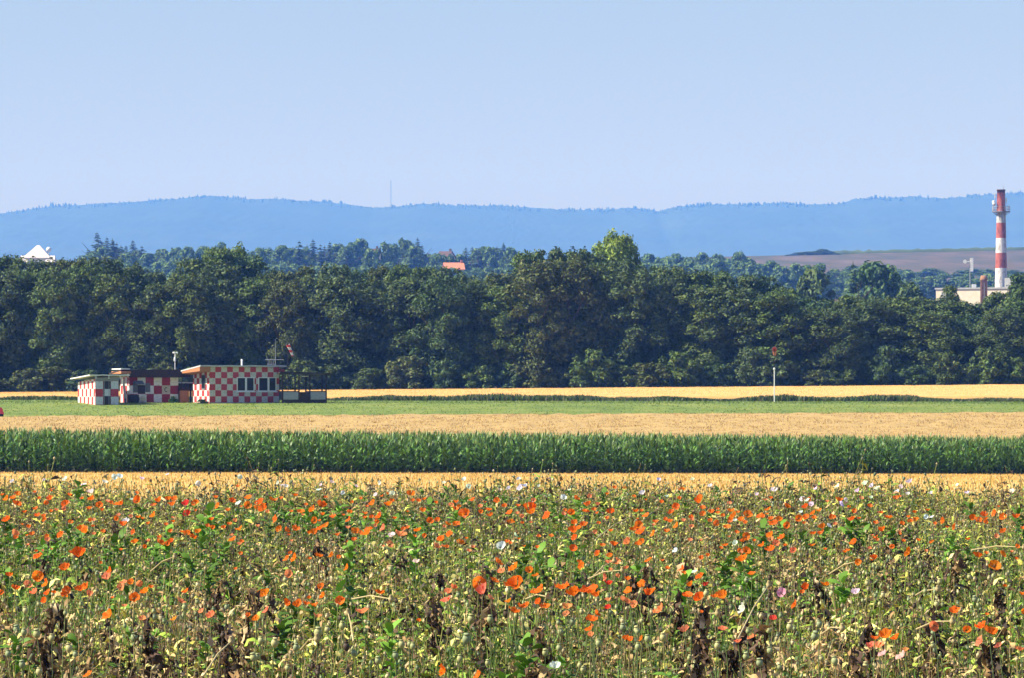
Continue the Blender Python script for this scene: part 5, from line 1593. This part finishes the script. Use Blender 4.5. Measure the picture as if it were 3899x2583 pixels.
LV = [leafy(rng, rng.uniform(.8, .95)) for _ in range(4)]
UG = [leafy(rng, rng.uniform(.7, .9), True) for _ in range(8)]
X, Y = field_points(3600, 22, 74); pn = pnoise(X, Y, 81, .55) + .6 * pnoise(X, Y, 82, 1.5) + .2 * rng.standard_normal(len(X))
k_ = pn > .42; X, Y = X[k_], Y[k_]; n = len(X)
v, q, t = scatter(UG, rng.integers(0, 8, n), np.c_[X, Y, GZ(X, Y)], rng.uniform(0, 6.28, n), rng.uniform(.75, 1.02, n), rng.uniform(.45, 1.0, n))
tag(link('undergrowth', mesh_np('undergrowth', v, q, t), M['field_plant']), 'broad leaved green undergrowth in patches through the poppy crop', kind='stuff')
gp = None
for (x0, x, y, zh), where in [((1500, 160, 540, 1.0), 'tall leafy green weed with broad bright leaves in the middle of the field'), ((0, 1560, 310, 1.05), 'tall leafy green weed in the far rows left of the centre'), ((0, 1250, 480, .95), 'low leafy green weed in the far rows on the left'), ((0, 1500, 430, .95), 'yellowish leafy weed beside the tall one left of the centre'),
                              ((900, 850, 600, .95), 'dark leafy green weed between orange blooms left of centre'), ((0, 585, 160, 1.05), 'leafy weed standing above the far rows on the left'), ((2400, 395, 830, .92), 'leafy olive weed beside white blooms right of the centre'), ((1500, 1050, 680, .92), 'dark green bushy weed behind the row of big orange blooms'),
                              ((2900, 600, 880, .9), 'dark green bushy weed left of the pinkish white bloom'), ((900, 1150, 1200, .85), 'bright green broad leaf plant in the nearest rows near the centre')]:
    px, py = (x0 + x / S_) / 3.8076, (1780 + y / S_) / 3.8076
    p = head_pos(px, py, zh); g0 = gz(p[0], p[1]); kk = int(rng.integers(4))
    if gp is None:
        r = thing('leafy_weed', where, 'weed', group='leafy weeds in the poppy field'); s_ = link('stem', LV[kk][0], None, r); b_ = link('leaves', LV[kk][1], None, r); gp = (r, [s_, b_])
    else:
        r, (s_, b_) = copy_tree(*gp); tag(r, where, 'weed', 'leafy weeds in the poppy field')
    s_.data, b_.data = LV[kk]
    r.location = (p[0], p[1], g0); k = (p[2] - g0) / .9; r.scale = (k, k, k); r.rotation_euler = (0, 0, rng.uniform(0, 6.28))

# ---- long straw coloured stalks fallen across the crop
STK = [((1500, 1470, 830), (1500, 1640, 700)), ((1500, 1430, 840), (1500, 1700, 770)), ((1500, 1500, 540), (1500, 1760, 370)), ((1500, 980, 985), (1500, 1150, 970)), ((0, 1120, 780), (0, 1300, 670)), ((0, 1510, 1560), (0, 1720, 1300)), ((900, 860, 985), (900, 1150, 985)), ((900, 480, 1360), (900, 600, 1280)),
       ((2400, 800, 1280), (2400, 1030, 880)), ((2400, 470, 1150), (2400, 650, 1090)), ((2900, 1090, 990), (2900, 1310, 910)), ((2900, 1150, 1210), (2900, 1420, 1150)), ((2900, 440, 1250), (2900, 600, 1200)), ((2900, 500, 800), (2900, 730, 700)), ((2900, 1560, 620), (2900, 1950, 600)), ((900, 870, 1300), (900, 830, 1090))]
straw = surf('dry_straw', [(.3, (.42, .33, .14)), (.7, (.56, .45, .22))], 12, .7)
names_ = {}
for i, (a_, b2) in enumerate(STK):
    pa = ((a_[0] + a_[1] / S_) / 3.8076, (1780 + a_[2] / S_) / 3.8076); pb = ((b2[0] + b2[1] / S_) / 3.8076, (1780 + b2[2] / S_) / 3.8076)
    A_ = head_pos(*pa, .78); zB = .95; B_ = at(pb[0], pb[1], F * (CZ - zB) / (pb[1] - YH))
    if B_[1] - A_[1] > 2.5: B_ = at(pb[0], pb[1], A_[1] + 2.5)
    z_ = zone(*pa); k = names_.setdefault(z_, 0); names_[z_] += 1
    t = thing('fallen_stalk', f'straw coloured dry stalk leaning across the crop, {ORD[k]} one {Zt(*z_)}', 'dry stalk', A_, group='dry stalks leaning across the poppies')
    mb = MB(); dl = B_ - A_; mid = dl * .5 + np.array([0, 0, .03])
    mb.tube([(0, 0, 0), mid, dl], [.007, .006, .004], 6)
    mb.build('stalk', straw, t)
    mb = MB(); mb.lathe([(.006, -.03), (.02, -.015), (.024, .005), (.012, .028), (.017, .032), (.001, .036)], 10, tuple(dl)); mb.build('seed_pod', straw, t, True)

# ------------------------------------------------------------------ haze
hz = MB(); hz.box(-4000, -100, -6, 4000, 11800, 640)
hm_, nt, out = new_mat('haze_air')
pv_ = N(nt, 'ShaderNodeVolumePrincipled', inp={'Color': (.105, .30, 1, 1), 'Density': .000148, 'Anisotropy': 0.0, 'Absorption Color': (1, 1, 1, 1)})
nt.links.new(pv_.outputs[0], out.inputs['Volume'])
ho = hz.build('haze', hm_)
tag(ho, 'thin blue summer haze filling the air out to the hills', kind='stuff')
